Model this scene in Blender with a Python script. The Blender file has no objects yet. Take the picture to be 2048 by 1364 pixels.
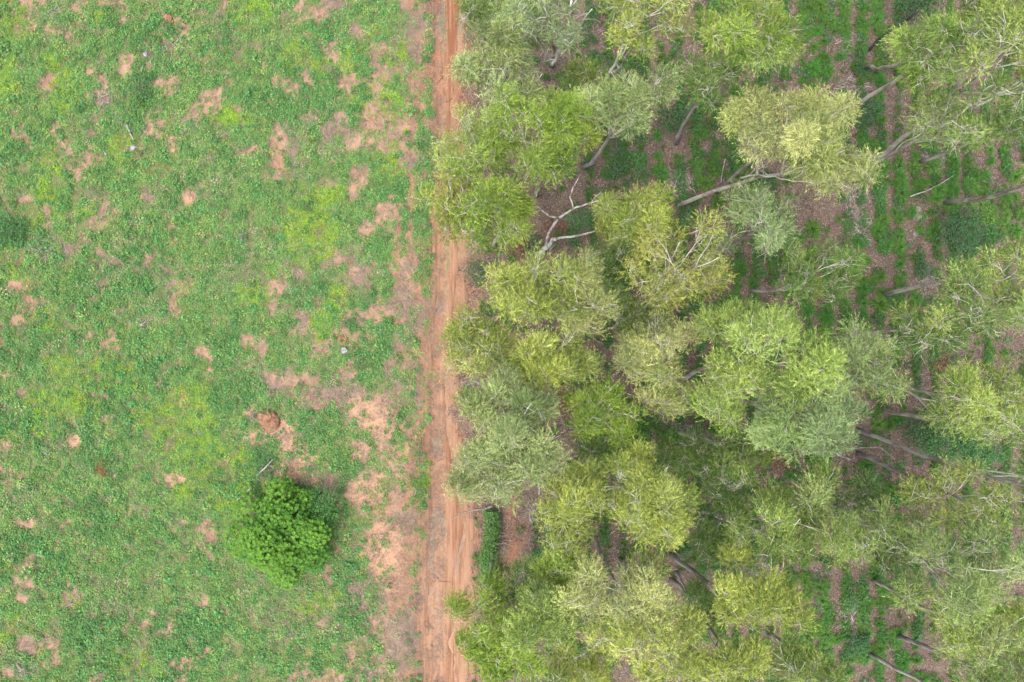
import bpy, math, random
import numpy as np
from mathutils import Vector

S = bpy.context.scene
C = S.collection
R = math.radians
random.seed(7)
rng = np.random.default_rng(11)

# ------------------------------------------------------------------ camera, light, exposure
H = 50.0                       # drone altitude in metres
PPM = 28.444                   # photograph pixels per metre on the ground (72 m wide)
cam = bpy.data.cameras.new('camera')
cam.sensor_width = 36.0
cam.lens = 25.0
cam.clip_start = 0.5
cam.clip_end = 2000
co = bpy.data.objects.new('camera', cam)
co.location = (0, 0, H)
C.objects.link(co)
S.camera = co

SUN_EL, SUN_ROT = 70, 232
world = bpy.data.worlds.new("World")
S.world = world
world.use_nodes = True
wn = world.node_tree
wn.nodes.clear()
sky = wn.nodes.new('ShaderNodeTexSky')
sky.sky_type = 'NISHITA'
sky.sun_disc = False
sky.sun_elevation = R(SUN_EL)
sky.sun_rotation = R(SUN_ROT)
sky.dust_density = 4.0
sky.air_density = 1.0
sky.ozone_density = 1.0
bg = wn.nodes.new('ShaderNodeBackground')
bg.inputs[1].default_value = 0.15
wo = wn.nodes.new('ShaderNodeOutputWorld')
grey = wn.nodes.new('ShaderNodeHueSaturation')      # thin overcast: a greyer sky
grey.inputs['Saturation'].default_value = 0.5
wn.links.new(sky.outputs[0], grey.inputs['Color'])
wn.links.new(grey.outputs[0], bg.inputs[0])
wn.links.new(bg.outputs[0], wo.inputs[0])

sl = bpy.data.lights.new('sun', 'SUN')
sl.energy = 1.2
sl.angle = R(60)
sl.color = (1.0, 0.93, 0.84)
so = bpy.data.objects.new('sun', sl)
d = Vector((math.sin(R(SUN_ROT)) * math.cos(R(SUN_EL)), math.cos(R(SUN_ROT)) * math.cos(R(SUN_EL)), math.sin(R(SUN_EL))))
so.rotation_euler = (-d).to_track_quat('-Z', 'Y').to_euler()
so.location = d * 80
C.objects.link(so)

S.view_settings.view_transform = 'Standard'
S.view_settings.look = 'None'
S.view_settings.gamma = 1
S.view_settings.use_curve_mapping = False
S.view_settings.exposure = 1.76

# ------------------------------------------------------------------ helpers
def G(px, py, z=0.0):
    """photograph pixel -> world x, y of a point standing at height z"""
    s = (H - z) / H / PPM
    return (px - 1024.0) * s, (682.0 - py) * s

def hash2(ix, iy, seed):
    h = (ix.astype(np.int64) * 374761393 + iy.astype(np.int64) * 668265263 + seed * 974634777) & 0xffffffff
    h = ((h ^ (h >> 13)) * 1274126177) & 0xffffffff
    h = h ^ (h >> 16)
    return (h & 0xffff) / 65535.0

def vnoise(x, y, seed=0):
    x = np.asarray(x, float); y = np.asarray(y, float)
    ix = np.floor(x); iy = np.floor(y)
    fx = x - ix; fy = y - iy
    fx = fx * fx * (3 - 2 * fx); fy = fy * fy * (3 - 2 * fy)
    a = hash2(ix, iy, seed); b = hash2(ix + 1, iy, seed)
    c = hash2(ix, iy + 1, seed); e = hash2(ix + 1, iy + 1, seed)
    return (a * (1 - fx) + b * fx) * (1 - fy) + (c * (1 - fx) + e * fx) * fy

def fbm(x, y, seed=0, octv=4, gain=0.5):
    t = 0; a = 1; n = 0
    for i in range(octv):
        t = t + a * vnoise(x * 2 ** i + 17.3 * i, y * 2 ** i - 9.1 * i, seed + i)
        n += a; a *= gain
    return t / n

def sstep(a, b, x):
    t = np.clip((x - a) / (b - a), 0, 1)
    return t * t * (3 - 2 * t)

def norm(v):
    return v / np.maximum(np.linalg.norm(v, axis=-1, keepdims=True), 1e-9)

def tag(o, label=None, cat=None, group=None, kind=None):
    if label: o['label'] = label
    if cat: o['category'] = cat
    if group: o['group'] = group
    if kind: o['kind'] = kind
    return o

def link(name, me, parent=None, loc=None):
    o = bpy.data.objects.new(name, me)
    C.objects.link(o)
    if parent is not None: o.parent = parent
    if loc is not None: o.location = loc
    return o

def empty(name, loc, rz=0.0):
    o = bpy.data.objects.new(name, None)
    o.empty_display_size = 0.3
    C.objects.link(o)
    o.location = loc; o.rotation_euler = (0, 0, rz)
    return o

def quads_mesh(name, V, nper, mat, col=None, smooth=False):
    """V: (n*nper, 3) verts; one polygon per nper verts; col: per polygon rgb"""
    me = bpy.data.meshes.new(name)
    n = len(V) // nper
    me.vertices.add(n * nper)
    me.vertices.foreach_set('co', np.ascontiguousarray(V, dtype=np.float32).ravel())
    me.loops.add(n * nper)
    me.loops.foreach_set('vertex_index', np.arange(n * nper, dtype=np.int32))
    me.polygons.add(n)
    me.polygons.foreach_set('loop_start', np.arange(0, n * nper, nper, dtype=np.int32))
    me.update(calc_edges=True)
    if col is not None:
        at = me.attributes.new('col', 'FLOAT_COLOR', 'FACE')
        c4 = np.ones((n, 4), dtype=np.float32); c4[:, :3] = col
        at.data.foreach_set('color', c4.ravel())
    me.materials.append(mat)
    return me

def leaf_verts(O, D, L, W, up=1.0, droop=0.12, r=None):
    """diamond leaves: O origin, D direction, L length, W width"""
    r = r or rng
    n = len(O)
    ref = r.normal(size=(n, 3)) * 0.8
    ref[:, 2] += up
    Sd = norm(np.cross(D, ref))
    L = L[:, None]; W = W[:, None]
    m = O + D * L * 0.42
    tip = O + D * L
    tip[:, 2] -= L[:, 0] * droop
    V = np.stack([O, m + Sd * W * 0.5, tip, m - Sd * W * 0.5], axis=1)
    return V.reshape(-1, 3)

def needle_mesh(name, O, D, L, W, mat, col, up=1.0, droop=0.1, r=None):
    """narrow hanging leaves, one tapering triangle each"""
    n = len(O)
    ref = r.normal(size=(n, 3)) * 0.8
    ref[:, 2] += up
    Sd = norm(np.cross(D, ref)) * (W * 0.5)[:, None]
    tip = O + D * L[:, None]
    tip[:, 2] -= L * droop
    V = np.stack([O - Sd, O + Sd, tip], axis=1).reshape(-1, 3)
    return quads_mesh(name, V, 3, mat, col)

def leaf_mesh(name, O, D, L, W, mat, col, up=1.0, droop=0.12, r=None):
    return quads_mesh(name, leaf_verts(O, D, L, W, up, droop, r), 4, mat, col)

class MB:
    def __init__(s):
        s.v = []; s.f = []
    def tube(s, pts, rad, sides=6, cap=True):
        pts = [Vector(p) for p in pts]
        base = len(s.v)
        n = len(pts)
        prev = None
        for i, p in enumerate(pts):
            t = (pts[min(i + 1, n - 1)] - pts[max(i - 1, 0)])
            if t.length < 1e-6: t = Vector((0, 0, 1))
            t.normalize()
            if prev is None:
                a = Vector((1, 0, 0)) if abs(t.x) < 0.8 else Vector((0, 1, 0))
                u = t.cross(a).normalized()
            else:
                u = (prev - t * prev.dot(t))
                u = u.normalized() if u.length > 1e-6 else t.orthogonal().normalized()
            prev = u
            w = t.cross(u)
            for k in range(sides):
                an = 2 * math.pi * k / sides
                q = p + (u * math.cos(an) + w * math.sin(an)) * rad[i]
                s.v.append(q[:])
        for i in range(n - 1):
            for k in range(sides):
                k2 = (k + 1) % sides
                s.f.append((base + i * sides + k, base + i * sides + k2, base + (i + 1) * sides + k2, base + (i + 1) * sides + k))
        if cap:
            s.f.append(tuple(base + k for k in reversed(range(sides))))
            s.f.append(tuple(base + (n - 1) * sides + k for k in range(sides)))
    def build(s, name, mat, parent=None, smooth=True):
        me = bpy.data.meshes.new(name)
        me.from_pydata(s.v, [], s.f)
        me.materials.append(mat)
        if smooth:
            me.polygons.foreach_set('use_smooth', [True] * len(me.polygons))
        me.update()
        return link(name, me, parent)

def curve(a, b, n, bend, rnd, sag=0.0):
    """wobbly polyline from a to b"""
    a = Vector(a); b = Vector(b)
    L = (b - a).length
    off = Vector((rnd.uniform(-1, 1), rnd.uniform(-1, 1), rnd.uniform(-.5, .5))) * L * bend
    out = []
    for i in range(n):
        t = i / (n - 1)
        p = a.lerp(b, t) + off * math.sin(math.pi * t)
        p.z += sag * L * math.sin(math.pi * t)
        if 0 < i < n - 1:
            p += Vector((rnd.uniform(-1, 1), rnd.uniform(-1, 1), rnd.uniform(-1, 1))) * L * bend * 0.25
        out.append(p)
    return out

# ------------------------------------------------------------------ materials
def newmat(name):
    m = bpy.data.materials.new(name)
    m.use_nodes = True
    nt = m.node_tree
    nt.nodes.clear()
    out = nt.nodes.new('ShaderNodeOutputMaterial')
    return m, nt, out

def N(nt, t, **kw):
    n = nt.nodes.new(t)
    for k, v in kw.items():
        setattr(n, k, v)
    return n

def mixrgb(nt, a, b, f, mode='MIX'):
    n = nt.nodes.new('ShaderNodeMix')
    n.data_type = 'RGBA'; n.blend_type = mode
    for sock, val in ((n.inputs[0], f), (n.inputs[6], a), (n.inputs[7], b)):
        if hasattr(val, 'is_linked'): nt.links.new(val, sock)
        elif isinstance(val, (tuple, list)): sock.default_value = tuple(val) + ((1,) if len(val) == 3 else ())
        else: sock.default_value = val
    return n.outputs[2]

def ramp(nt, fac, a, b):
    n = nt.nodes.new('ShaderNodeMapRange')
    n.interpolation_type = 'SMOOTHSTEP'
    nt.links.new(fac, n.inputs[0])
    n.inputs[1].default_value = a; n.inputs[2].default_value = b
    return n.outputs[0]

def noise(nt, scale, detail=4, rough=0.6, vec=None, coord='Object', stretch=None):
    tc = nt.nodes.new('ShaderNodeTexCoord')
    v = tc.outputs[coord]
    if stretch:
        mp = nt.nodes.new('ShaderNodeMapping')
        mp.inputs['Scale'].default_value = stretch
        nt.links.new(v, mp.inputs[0]); v = mp.outputs[0]
    n = nt.nodes.new('ShaderNodeTexNoise')
    n.inputs['Scale'].default_value = scale
    n.inputs['Detail'].default_value = detail
    n.inputs['Roughness'].default_value = rough
    nt.links.new(v, n.inputs['Vector'])
    return n.outputs[0]

def math_(nt, op, a, b=None):
    n = nt.nodes.new('ShaderNodeMath'); n.operation = op
    for s_, v in ((n.inputs[0], a), (n.inputs[1], b)):
        if v is None: continue
        if hasattr(v, 'is_linked'): nt.links.new(v, s_)
        else: s_.default_value = v
    return n.outputs[0]

def leaf_material(name, trans=0.3, rough=0.6, spec=0.10, inst=0.0, flat=None):
    m, nt, out = newmat(name)
    if flat is None:
        at = N(nt, 'ShaderNodeAttribute', attribute_name='col')
        colr = at.outputs['Color']
    else:
        rgb = N(nt, 'ShaderNodeRGB'); rgb.outputs[0].default_value = tuple(flat) + (1,)
        colr = rgb.outputs[0]
    if inst > 0:
        oi = N(nt, 'ShaderNodeObjectInfo')
        hsv = N(nt, 'ShaderNodeHueSaturation')
        mr = N(nt, 'ShaderNodeMapRange')
        mr.inputs[3].default_value = 0.5 - 0.035 * inst; mr.inputs[4].default_value = 0.5 + 0.02 * inst
        nt.links.new(oi.outputs['Random'], mr.inputs[0])
        r2 = math_(nt, 'FRACT', math_(nt, 'MULTIPLY', oi.outputs['Random'], 37.7))
        mv = N(nt, 'ShaderNodeMapRange')
        mv.inputs[3].default_value = 1 - 0.3 * inst; mv.inputs[4].default_value = 1 + 0.35 * inst
        nt.links.new(r2, mv.inputs[0])
        nt.links.new(mr.outputs[0], hsv.inputs['Hue'])
        nt.links.new(mv.outputs[0], hsv.inputs['Value'])
        nt.links.new(colr, hsv.inputs['Color'])
        colr = hsv.outputs[0]
    p = N(nt, 'ShaderNodeBsdfPrincipled')
    p.inputs['Roughness'].default_value = rough
    p.inputs['Specular IOR Level'].default_value = spec
    nt.links.new(colr, p.inputs['Base Color'])
    t = N(nt, 'ShaderNodeBsdfTranslucent')
    nt.links.new(mixrgb(nt, colr, (1.0, 1.0, 0.55), 1.0, 'MULTIPLY'), t.inputs[0])
    mx = N(nt, 'ShaderNodeMixShader')
    mx.inputs[0].default_value = trans
    nt.links.new(p.outputs[0], mx.inputs[1]); nt.links.new(t.outputs[0], mx.inputs[2])
    nt.links.new(mx.outputs[0], out.inputs[0])
    return m

def bark_material(name, pale, dark, scale=3.0, thr=(0.42, 0.62), extra=None, stretch=(1, 1, 0.25)):
    m, nt, out = newmat(name)
    n1 = noise(nt, scale, 5, 0.65, stretch=stretch)
    col = mixrgb(nt, pale, dark, ramp(nt, n1, thr[0], thr[1]))
    if extra:
        n3 = noise(nt, scale * 0.35, 3, 0.5, stretch=(1, 1, 0.35))
        col = mixrgb(nt, col, extra, ramp(nt, n3, 0.58, 0.68))
    n2 = noise(nt, scale * 9, 3, 0.6)
    col = mixrgb(nt, col, (0.5, 0.5, 0.5), math_(nt, 'MULTIPLY', n2, 0.6), 'OVERLAY')
    p = N(nt, 'ShaderNodeBsdfPrincipled')
    p.inputs['Roughness'].default_value = 0.85
    p.inputs['Specular IOR Level'].default_value = 0.15
    nt.links.new(col, p.inputs['Base Color'])
    b = N(nt, 'ShaderNodeBump'); b.inputs['Strength'].default_value = 0.5; b.inputs['Distance'].default_value = 0.03
    nt.links.new(n1, b.inputs['Height']); nt.links.new(b.outputs[0], p.inputs['Normal'])
    nt.links.new(p.outputs[0], out.inputs[0])
    return m

M_LEAF = leaf_material('eucalyptus_leaf')
M_BROAD = leaf_material('broad_leaf', 0.25, 0.55, 0.12)
M_WEED = leaf_material('weed_leaf', 0.22, 0.65, 0.08, inst=1.0)
M_GRASS = leaf_material('grass_blade', 0.25, 0.65, 0.08, inst=0.6)
M_DRY = leaf_material('dry_leaf', 0.08, 0.8, 0.1, inst=0.7)
M_BARK = bark_material('pale_bark', (0.29, 0.265, 0.23), (0.15, 0.125, 0.10), extra=(0.19, 0.10, 0.055))
M_LIMB = bark_material('limb_bark', (0.40, 0.39, 0.33), (0.24, 0.23, 0.18))
M_WHITELIMB = bark_material('white_limb_bark', (0.46, 0.45, 0.41), (0.30, 0.28, 0.23))
M_GREYBARK = bark_material('grey_bark', (0.23, 0.21, 0.195), (0.12, 0.105, 0.095))
M_DEAD = bark_material('dead_wood', (0.36, 0.34, 0.325), (0.15, 0.135, 0.125), 4)
M_FIELDWOOD = bark_material('weathered_wood', (0.24, 0.225, 0.21), (0.13, 0.115, 0.105), 4)
M_TWIG = bark_material('dry_twig', (0.30, 0.26, 0.23), (0.16, 0.13, 0.11), 5)
M_BROWNWOOD = bark_material('brown_wood', (0.20, 0.12, 0.075), (0.10, 0.055, 0.035), 5)
M_CUT = bark_material('cut_wood', (0.36, 0.20, 0.08), (0.22, 0.11, 0.04), 8)

# ------------------------------------------------------------------ the lie of the land
ROAD = [  # photo y, left edge, right edge
    (-400, 852, 935), (0, 858, 940), (100, 862, 938), (200, 866, 928), (330, 872, 924), (420, 866, 935), (480, 862, 946),
    (600, 862, 936), (700, 852, 928), (760, 848, 924), (850, 856, 920), (950, 854, 930), (1050, 842, 958),
    (1130, 838, 952), (1200, 834, 946), (1300, 838, 946), (1364, 846, 946), (1760, 846, 950)]
RY = np.array([(682 - r[0]) / PPM for r in ROAD])[::-1]
RL = np.array([(r[1] - 1024) / PPM for r in ROAD])[::-1]
RR = np.array([(r[2] - 1024) / PPM for r in ROAD])[::-1]
def road_edges(y):
    return np.interp(y, RY, RL), np.interp(y, RY, RR)

def ground_h(x, y):
    h = (fbm(x * 0.12, y * 0.12, 3, 3) - 0.5) * 0.35 + (fbm(x * 0.9, y * 0.9, 5, 3) - 0.5) * 0.10
    l, r = road_edges(y)
    t = np.minimum(x - l, r - x)
    h = h - 0.10 * sstep(-0.6, 0.5, t)           # the track is worn a little below the field
    return h

def blob(x, y, px, py, rx, ry, seed=0):
    """soft irregular patch with its centre at a photo pixel"""
    gx, gy = G(px, py)
    dx = (x - gx) / (rx / PPM); dy = (y - gy) / (ry / PPM)
    dd = np.sqrt(dx * dx + dy * dy) + (fbm(x * 1.6, y * 1.6, 40 + seed, 3) - 0.5) * 1.3
    return 1 - sstep(0.35, 1.25, dd)

BARE = [(550, 852, 60, 50), (594, 925, 50, 60), (385, 395, 24, 22), (345, 300, 16, 26), (298, 520, 11, 16), (150, 880, 22, 20),
        (12, 882, 30, 20), (336, 38, 13, 9), (350, 955, 28, 18), (750, 830, 50, 55), (730, 990, 50, 55), (770, 1100, 45, 75),
        (785, 1250, 45, 70), (705, 560, 40, 30), (690, 668, 20, 22), (560, 765, 55, 30), (735, 460, 20, 22), (545, 595, 15, 38),
        (640, 690, 30, 30), (800, 1050, 36, 120), (200, 790, 28, 13), (620, 800, 28, 24), (700, 740, 30, 22), 
        (720, 900, 30, 30), (370, 800, 12, 22), (265, 1235, 12, 18), (300, 1225, 12, 12), (20, 1340, 14, 16), (640, 535, 9, 12),
        (100, 420, 20, 14), (40, 400, 30, 10), (370, 240, 12, 16), (560, 590, 12, 14), 
        (45, 1045, 25, 12), (45, 1190, 20, 18), (60, 1280, 30, 20), (440, 925, 14, 16), (415, 1060, 16, 24), (660, 985, 22, 60),
        (90, 165, 14, 14), (185, 265, 14, 10), (160, 350, 14, 12), (255, 130, 18, 22), (330, 95, 18, 16), (480, 60, 16, 14),
        (590, 175, 18, 20), (690, 160, 24, 36), (760, 130, 22, 30), (780, 300, 22, 26), (500, 300, 26, 14), (545, 355, 18, 12)]
LIME = [(605, 455, 36, 78), (640, 470, 30, 60), (465, 235, 36, 20), (75, 820, 30, 48), (15, 160, 26, 44), (672, 600, 22, 30), (640, 650, 20, 30),
        (760, 1020, 20, 22), (615, 1215, 22, 18), (640, 130, 20, 24), (590, 110, 30, 26), (780, 330, 24, 40), (640, 390, 50, 20)]
DARKW = [(280, 200, 34, 70), (30, 470, 50, 30), (650, 1010, 46, 46), (835, 970, 24, 40), (600, 1010, 30, 30), (470, 960, 60, 40), (520, 930, 40, 30),
         (60, 1090, 60, 30), (90, 1130, 50, 50), (450, 60, 30, 26), (640, 840, 60, 26), (760, 470, 30, 40), (650, 60, 40, 30), (300, 110, 40, 60)]
DRY = [(430, 340, 70, 60), (640, 290, 60, 40), (450, 560, 50, 40), (90, 500, 60, 26), (130, 860, 40, 24), (700, 1220, 60, 70), (690, 60, 40, 30),
       (240, 230, 30, 30), (680, 780, 50, 40), (780, 780, 40, 60), (40, 1000, 40, 40), (230, 1240, 50, 40)]

SIDE = [([0, 150, 250, 330, 420, 480, 560, 640, 720, 760], [840, 838, 828, 820, 824, 817, 830, 840, 848, 852], 8, -400, 780),
        ([400, 480, 560, 620, 680], [798, 796, 795, 797, 792], 6, 410, 680),
        ([0, 120, 300], [822, 824, 815], 7, -400, 200),
        ([880, 1000, 1150, 1364], [828, 815, 812, 806], 9, 860, 1800), ([880, 1000, 1150, 1364], [790, 780, 786, 790], 7, 960, 1300)]
def side_tracks(x, y):
    """faint wheel tracks beside the main one"""
    v = np.zeros_like(x)
    py = 682 - y * PPM; px = 1024 + x * PPM
    for ys, xs, w, y0, y1 in SIDE:
        c = np.interp(py, ys, xs)
        dd = np.abs(px - c) / w + (fbm(x * 1.8, y * 0.9, 44, 3) - 0.5) * 1.2
        v = np.maximum(v, (1 - sstep(0.6, 1.3, dd)) * sstep(y0, y0 + 40, py) * (1 - sstep(y1 - 40, y1, py)))
    return v * 0.95

def field_maps(x, y):
    bare = np.zeros_like(x); lime = np.zeros_like(x); dark = np.zeros_like(x); dry = np.zeros_like(x)
    for i, b in enumerate(BARE): bare = np.maximum(bare, blob(x, y, *b, seed=i))
    for i, b in enumerate(LIME): lime = np.maximum(lime, blob(x, y, *b, seed=i + 3))
    for i, b in enumerate(DARKW): dark = np.maximum(dark, blob(x, y, *b, seed=i + 5))
    for i, b in enumerate(DRY): dry = np.maximum(dry, blob(x, y, *b, seed=i + 9))
    # small bare scraps all over the field, more of them towards the track
    towards = sstep(-22, -7, x)
    n = fbm(x * 0.55, y * 0.55, 21, 4, 0.62)
    scr = sstep(0.615 - 0.11 * towards, 0.68 - 0.06 * towards, n)
    bare = np.maximum(bare, scr * (0.75 + 0.2 * towards))
    lime = np.maximum(lime, 0.5 * sstep(0.62, 0.74, fbm(x * 0.22, y * 0.22, 31, 3)))
    dark = np.maximum(dark, 0.8 * sstep(0.56, 0.68, fbm(x * 0.35, y * 0.3, 33, 4)))
    dry = np.maximum(dry, 0.8 * sstep(0.56, 0.68, fbm(x * 0.4, y * 0.4, 35, 4)))
    bare = bare * (1 - 0.8 * lime)
    bare = np.maximum(bare, side_tracks(x, y))
    return bare, lime, dark, dry

def forest_maps(x, y):
    """row: planted grass rows; open_: bare litter"""
    per = 36.2 / PPM
    x0 = G(1432, 0)[0]
    warp = (fbm(x * 0.15, y * 0.15, 51, 2) - 0.5) * 0.9
    row = 0.5 + 0.5 * np.cos(2 * np.pi * (x - x0 + warp) / per)
    patch = fbm(x * 0.28, y * 0.22, 53, 3)
    return row, patch

# ------------------------------------------------------------------ ground
def grid_mesh(name, xs, ys, zfun, mat):
    X, Y = np.meshgrid(xs, ys)
    Z = zfun(X, Y)
    V = np.stack([X, Y, Z], -1).reshape(-1, 3)
    nx, ny = len(xs), len(ys)
    i = np.arange(nx * ny).reshape(ny, nx)
    F = np.stack([i[:-1, :-1], i[:-1, 1:], i[1:, 1:], i[1:, :-1]], -1).reshape(-1, 4)
    me = bpy.data.meshes.new(name)
    me.vertices.add(len(V)); me.vertices.foreach_set('co', V.astype(np.float32).ravel())
    me.loops.add(F.size); me.loops.foreach_set('vertex_index', F.astype(np.int32).ravel())
    me.polygons.add(len(F)); me.polygons.foreach_set('loop_start', np.arange(0, F.size, 4, dtype=np.int32))
    me.polygons.foreach_set('use_smooth', np.ones(len(F), dtype=bool))
    me.update(calc_edges=True)
    me.materials.append(mat)
    return me, X.ravel(), Y.ravel()

def fattr(me, name, v):
    a = me.attributes.new(name, 'FLOAT', 'POINT')
    a.data.foreach_set('value', np.asarray(v, dtype=np.float32))

def ground_material():
    m, nt, out = newmat('field_and_plantation_soil')
    A = lambda n: N(nt, 'ShaderNodeAttribute', attribute_name=n).outputs['Fac']
    fine = noise(nt, 9.0, 6, 0.7)
    mid = noise(nt, 1.7, 5, 0.65)
    speck = noise(nt, 26.0, 3, 0.7)
    soil = mixrgb(nt, (0.250, 0.162, 0.110), (0.200, 0.122, 0.080), ramp(nt, mid, 0.38, 0.66))
    soil = mixrgb(nt, soil, (0.165, 0.068, 0.036), math_(nt, 'MULTIPLY', A('red'), ramp(nt, fine, 0.3, 0.6)))
    soil = mixrgb(nt, soil, (0.33, 0.20, 0.125), math_(nt, 'MULTIPLY', A('pale'), ramp(nt, fine, 0.25, 0.55)))
    thatch = mixrgb(nt, (0.200, 0.152, 0.112), (0.120, 0.090, 0.066), ramp(nt, speck, 0.35, 0.65))
    th = ramp(nt, math_(nt, 'ADD', math_(nt, 'MULTIPLY', fine, 1.0), A('thatch')), 0.75, 1.15)
    c = mixrgb(nt, soil, thatch, th)
    green = mixrgb(nt, (0.075, 0.115, 0.036), (0.115, 0.125, 0.05), ramp(nt, speck, 0.4, 0.6))
    gr = ramp(nt, math_(nt, 'ADD', fine, A('green')), 0.85, 1.2)
    c = mixrgb(nt, c, green, gr)
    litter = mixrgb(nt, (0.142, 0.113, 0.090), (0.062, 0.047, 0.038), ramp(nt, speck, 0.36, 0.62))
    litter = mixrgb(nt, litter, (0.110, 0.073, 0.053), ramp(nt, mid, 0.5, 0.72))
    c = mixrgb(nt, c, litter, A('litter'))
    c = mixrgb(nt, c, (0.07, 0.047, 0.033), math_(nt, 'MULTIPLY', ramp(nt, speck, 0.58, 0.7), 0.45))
    p = N(nt, 'ShaderNodeBsdfPrincipled')
    p.inputs['Roughness'].default_value = 0.95
    p.inputs['Specular IOR Level'].default_value = 0.1
    nt.links.new(c, p.inputs['Base Color'])
    b = N(nt, 'ShaderNodeBump'); b.inputs['Strength'].default_value = 0.7; b.inputs['Distance'].default_value = 0.05
    nt.links.new(math_(nt, 'ADD', fine, math_(nt, 'MULTIPLY', speck, 0.5)), b.inputs['Height'])
    nt.links.new(b.outputs[0], p.inputs['Normal'])
    nt.links.new(p.outputs[0], out.inputs[0])
    return m

def span(lo, hi, step, far):
    core = np.arange(lo, hi + step / 2, step)
    out = np.array([1, 2, 4, 8, 16, 40, 100, 250, 600.0])
    out = out[out < far]
    return np.concatenate([lo - out[::-1], core, hi + out])

def build_ground():
    mat = ground_material()
    me, X, Y = grid_mesh('ground', span(-44, 44, 0.25, 900), span(-32, 32, 0.25, 900), ground_h, mat)
    bare, lime, dark, dry = field_maps(X, Y)
    l, r = road_edges(Y)
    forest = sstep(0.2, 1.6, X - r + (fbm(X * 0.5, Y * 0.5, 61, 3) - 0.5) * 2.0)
    near_road = 1 - sstep(0.0, 1.8, np.minimum(np.abs(X - l), np.abs(X - r)) + (fbm(X, Y, 62, 3) - 0.5) * 1.5)
    bare = np.maximum(bare, 0.8 * sstep(-15, -8.5, X) * (1 - sstep(-3, 7, Y)) * np.maximum(sstep(0.38, 0.56, fbm(X * 0.5, Y * 0.4, 105, 3)), sstep(-11.5, -8.5, X) * (1 - sstep(-6, 0, Y))))
    green = (1 - bare) * (0.66 + 0.3 * lime) * (1 - near_road * 0.7) * (1 - forest)
    th = (0.27 + 0.35 * dry - 0.35 * blobs_pale(X, Y)) * (1 - forest)
    red = np.clip(near_road * 0.8 + 0.8 * sstep(0.55, 0.7, fbm(X * 0.3, Y * 0.3, 63, 3)) * 0.4, 0, 1)
    # the bare red patch behind the creeper hedge
    cl = blob(X, Y, 1022, 1075, 42, 75, 77)
    path = 1 - sstep(0.15, 0.45, np.abs(X - G(1028, 1075)[0] - 0.25 * np.sin(Y * 0.6)) + (fbm(X * 2, Y * 2, 64, 2) - 0.5) * 0.3)
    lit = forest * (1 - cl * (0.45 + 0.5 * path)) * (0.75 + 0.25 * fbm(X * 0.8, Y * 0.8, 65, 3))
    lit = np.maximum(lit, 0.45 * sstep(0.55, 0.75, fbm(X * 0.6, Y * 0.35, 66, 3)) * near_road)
    far = (np.abs(X) > 45) | (np.abs(Y) > 33)          # beyond the surveyed patch: plain averages
    green = np.where(far, np.where(X < l, 0.55, 0.15), green); th = np.where(far, 0.35, th)
    lit = np.where(far, np.where(X > r, 0.6, 0.0), lit)
    fattr(me, 'pale', np.maximum(blob(X, Y, 555, 860, 64, 52, 1), blob(X, Y, 594, 925, 46, 60, 2)) + 0.7 * blobs_pale(X, Y))
    red = np.maximum(red, side_tracks(X, Y) * 0.7)
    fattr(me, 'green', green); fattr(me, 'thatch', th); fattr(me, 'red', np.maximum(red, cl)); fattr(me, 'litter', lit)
    o = link('ground', me)
    tag(o, kind='structure')

def blobs_pale(X, Y):
    v = np.zeros_like(X)
    for i, b in enumerate(BARE[:12]): v = np.maximum(v, blob(X, Y, *b, seed=i))
    return v

def road_material():
    m, nt, out = newmat('red_earth_track')
    A = lambda n: N(nt, 'ShaderNodeAttribute', attribute_name=n).outputs['Fac']
    streak = noise(nt, 2.2, 6, 0.65, stretch=(2.6, 0.14, 1))
    fine = noise(nt, 8, 5, 0.7)
    speck = noise(nt, 24, 3, 0.7)
    c = mixrgb(nt, (0.225, 0.130, 0.082), (0.140, 0.068, 0.039), ramp(nt, streak, 0.42, 0.62))
    c = mixrgb(nt, c, (0.255, 0.155, 0.100), math_(nt, 'MULTIPLY', A('packed'), ramp(nt, fine, 0.25, 0.6)))
    c = mixrgb(nt, c, (0.138, 0.060, 0.032), math_(nt, 'MULTIPLY', A('wet'), ramp(nt, streak, 0.28, 0.54)))
    c = mixrgb(nt, c, (0.105, 0.040, 0.021), math_(nt, 'MULTIPLY', A('gully'), ramp(nt, fine, 0.25, 0.5)))
    c = mixrgb(nt, c, (0.08, 0.038, 0.022), math_(nt, 'MULTIPLY', ramp(nt, speck, 0.56, 0.70), 0.55))
    c = mixrgb(nt, c, (0.135, 0.09, 0.06), math_(nt, 'MULTIPLY', A('edge'), ramp(nt, fine, 0.42, 0.6)))
    p = N(nt, 'ShaderNodeBsdfPrincipled')
    p.inputs['Roughness'].default_value = 0.95
    p.inputs['Specular IOR Level'].default_value = 0.1
    nt.links.new(c, p.inputs['Base Color'])
    b = N(nt, 'ShaderNodeBump'); b.inputs['Strength'].default_value = 0.6; b.inputs['Distance'].default_value = 0.05
    nt.links.new(math_(nt, 'ADD', math_(nt, 'ADD', fine, streak), math_(nt, 'MULTIPLY', speck, 0.4)), b.inputs['Height'])
    nt.links.new(b.outputs[0], p.inputs['Normal'])
    nt.links.new(p.outputs[0], out.inputs[0])
    return m

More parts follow.
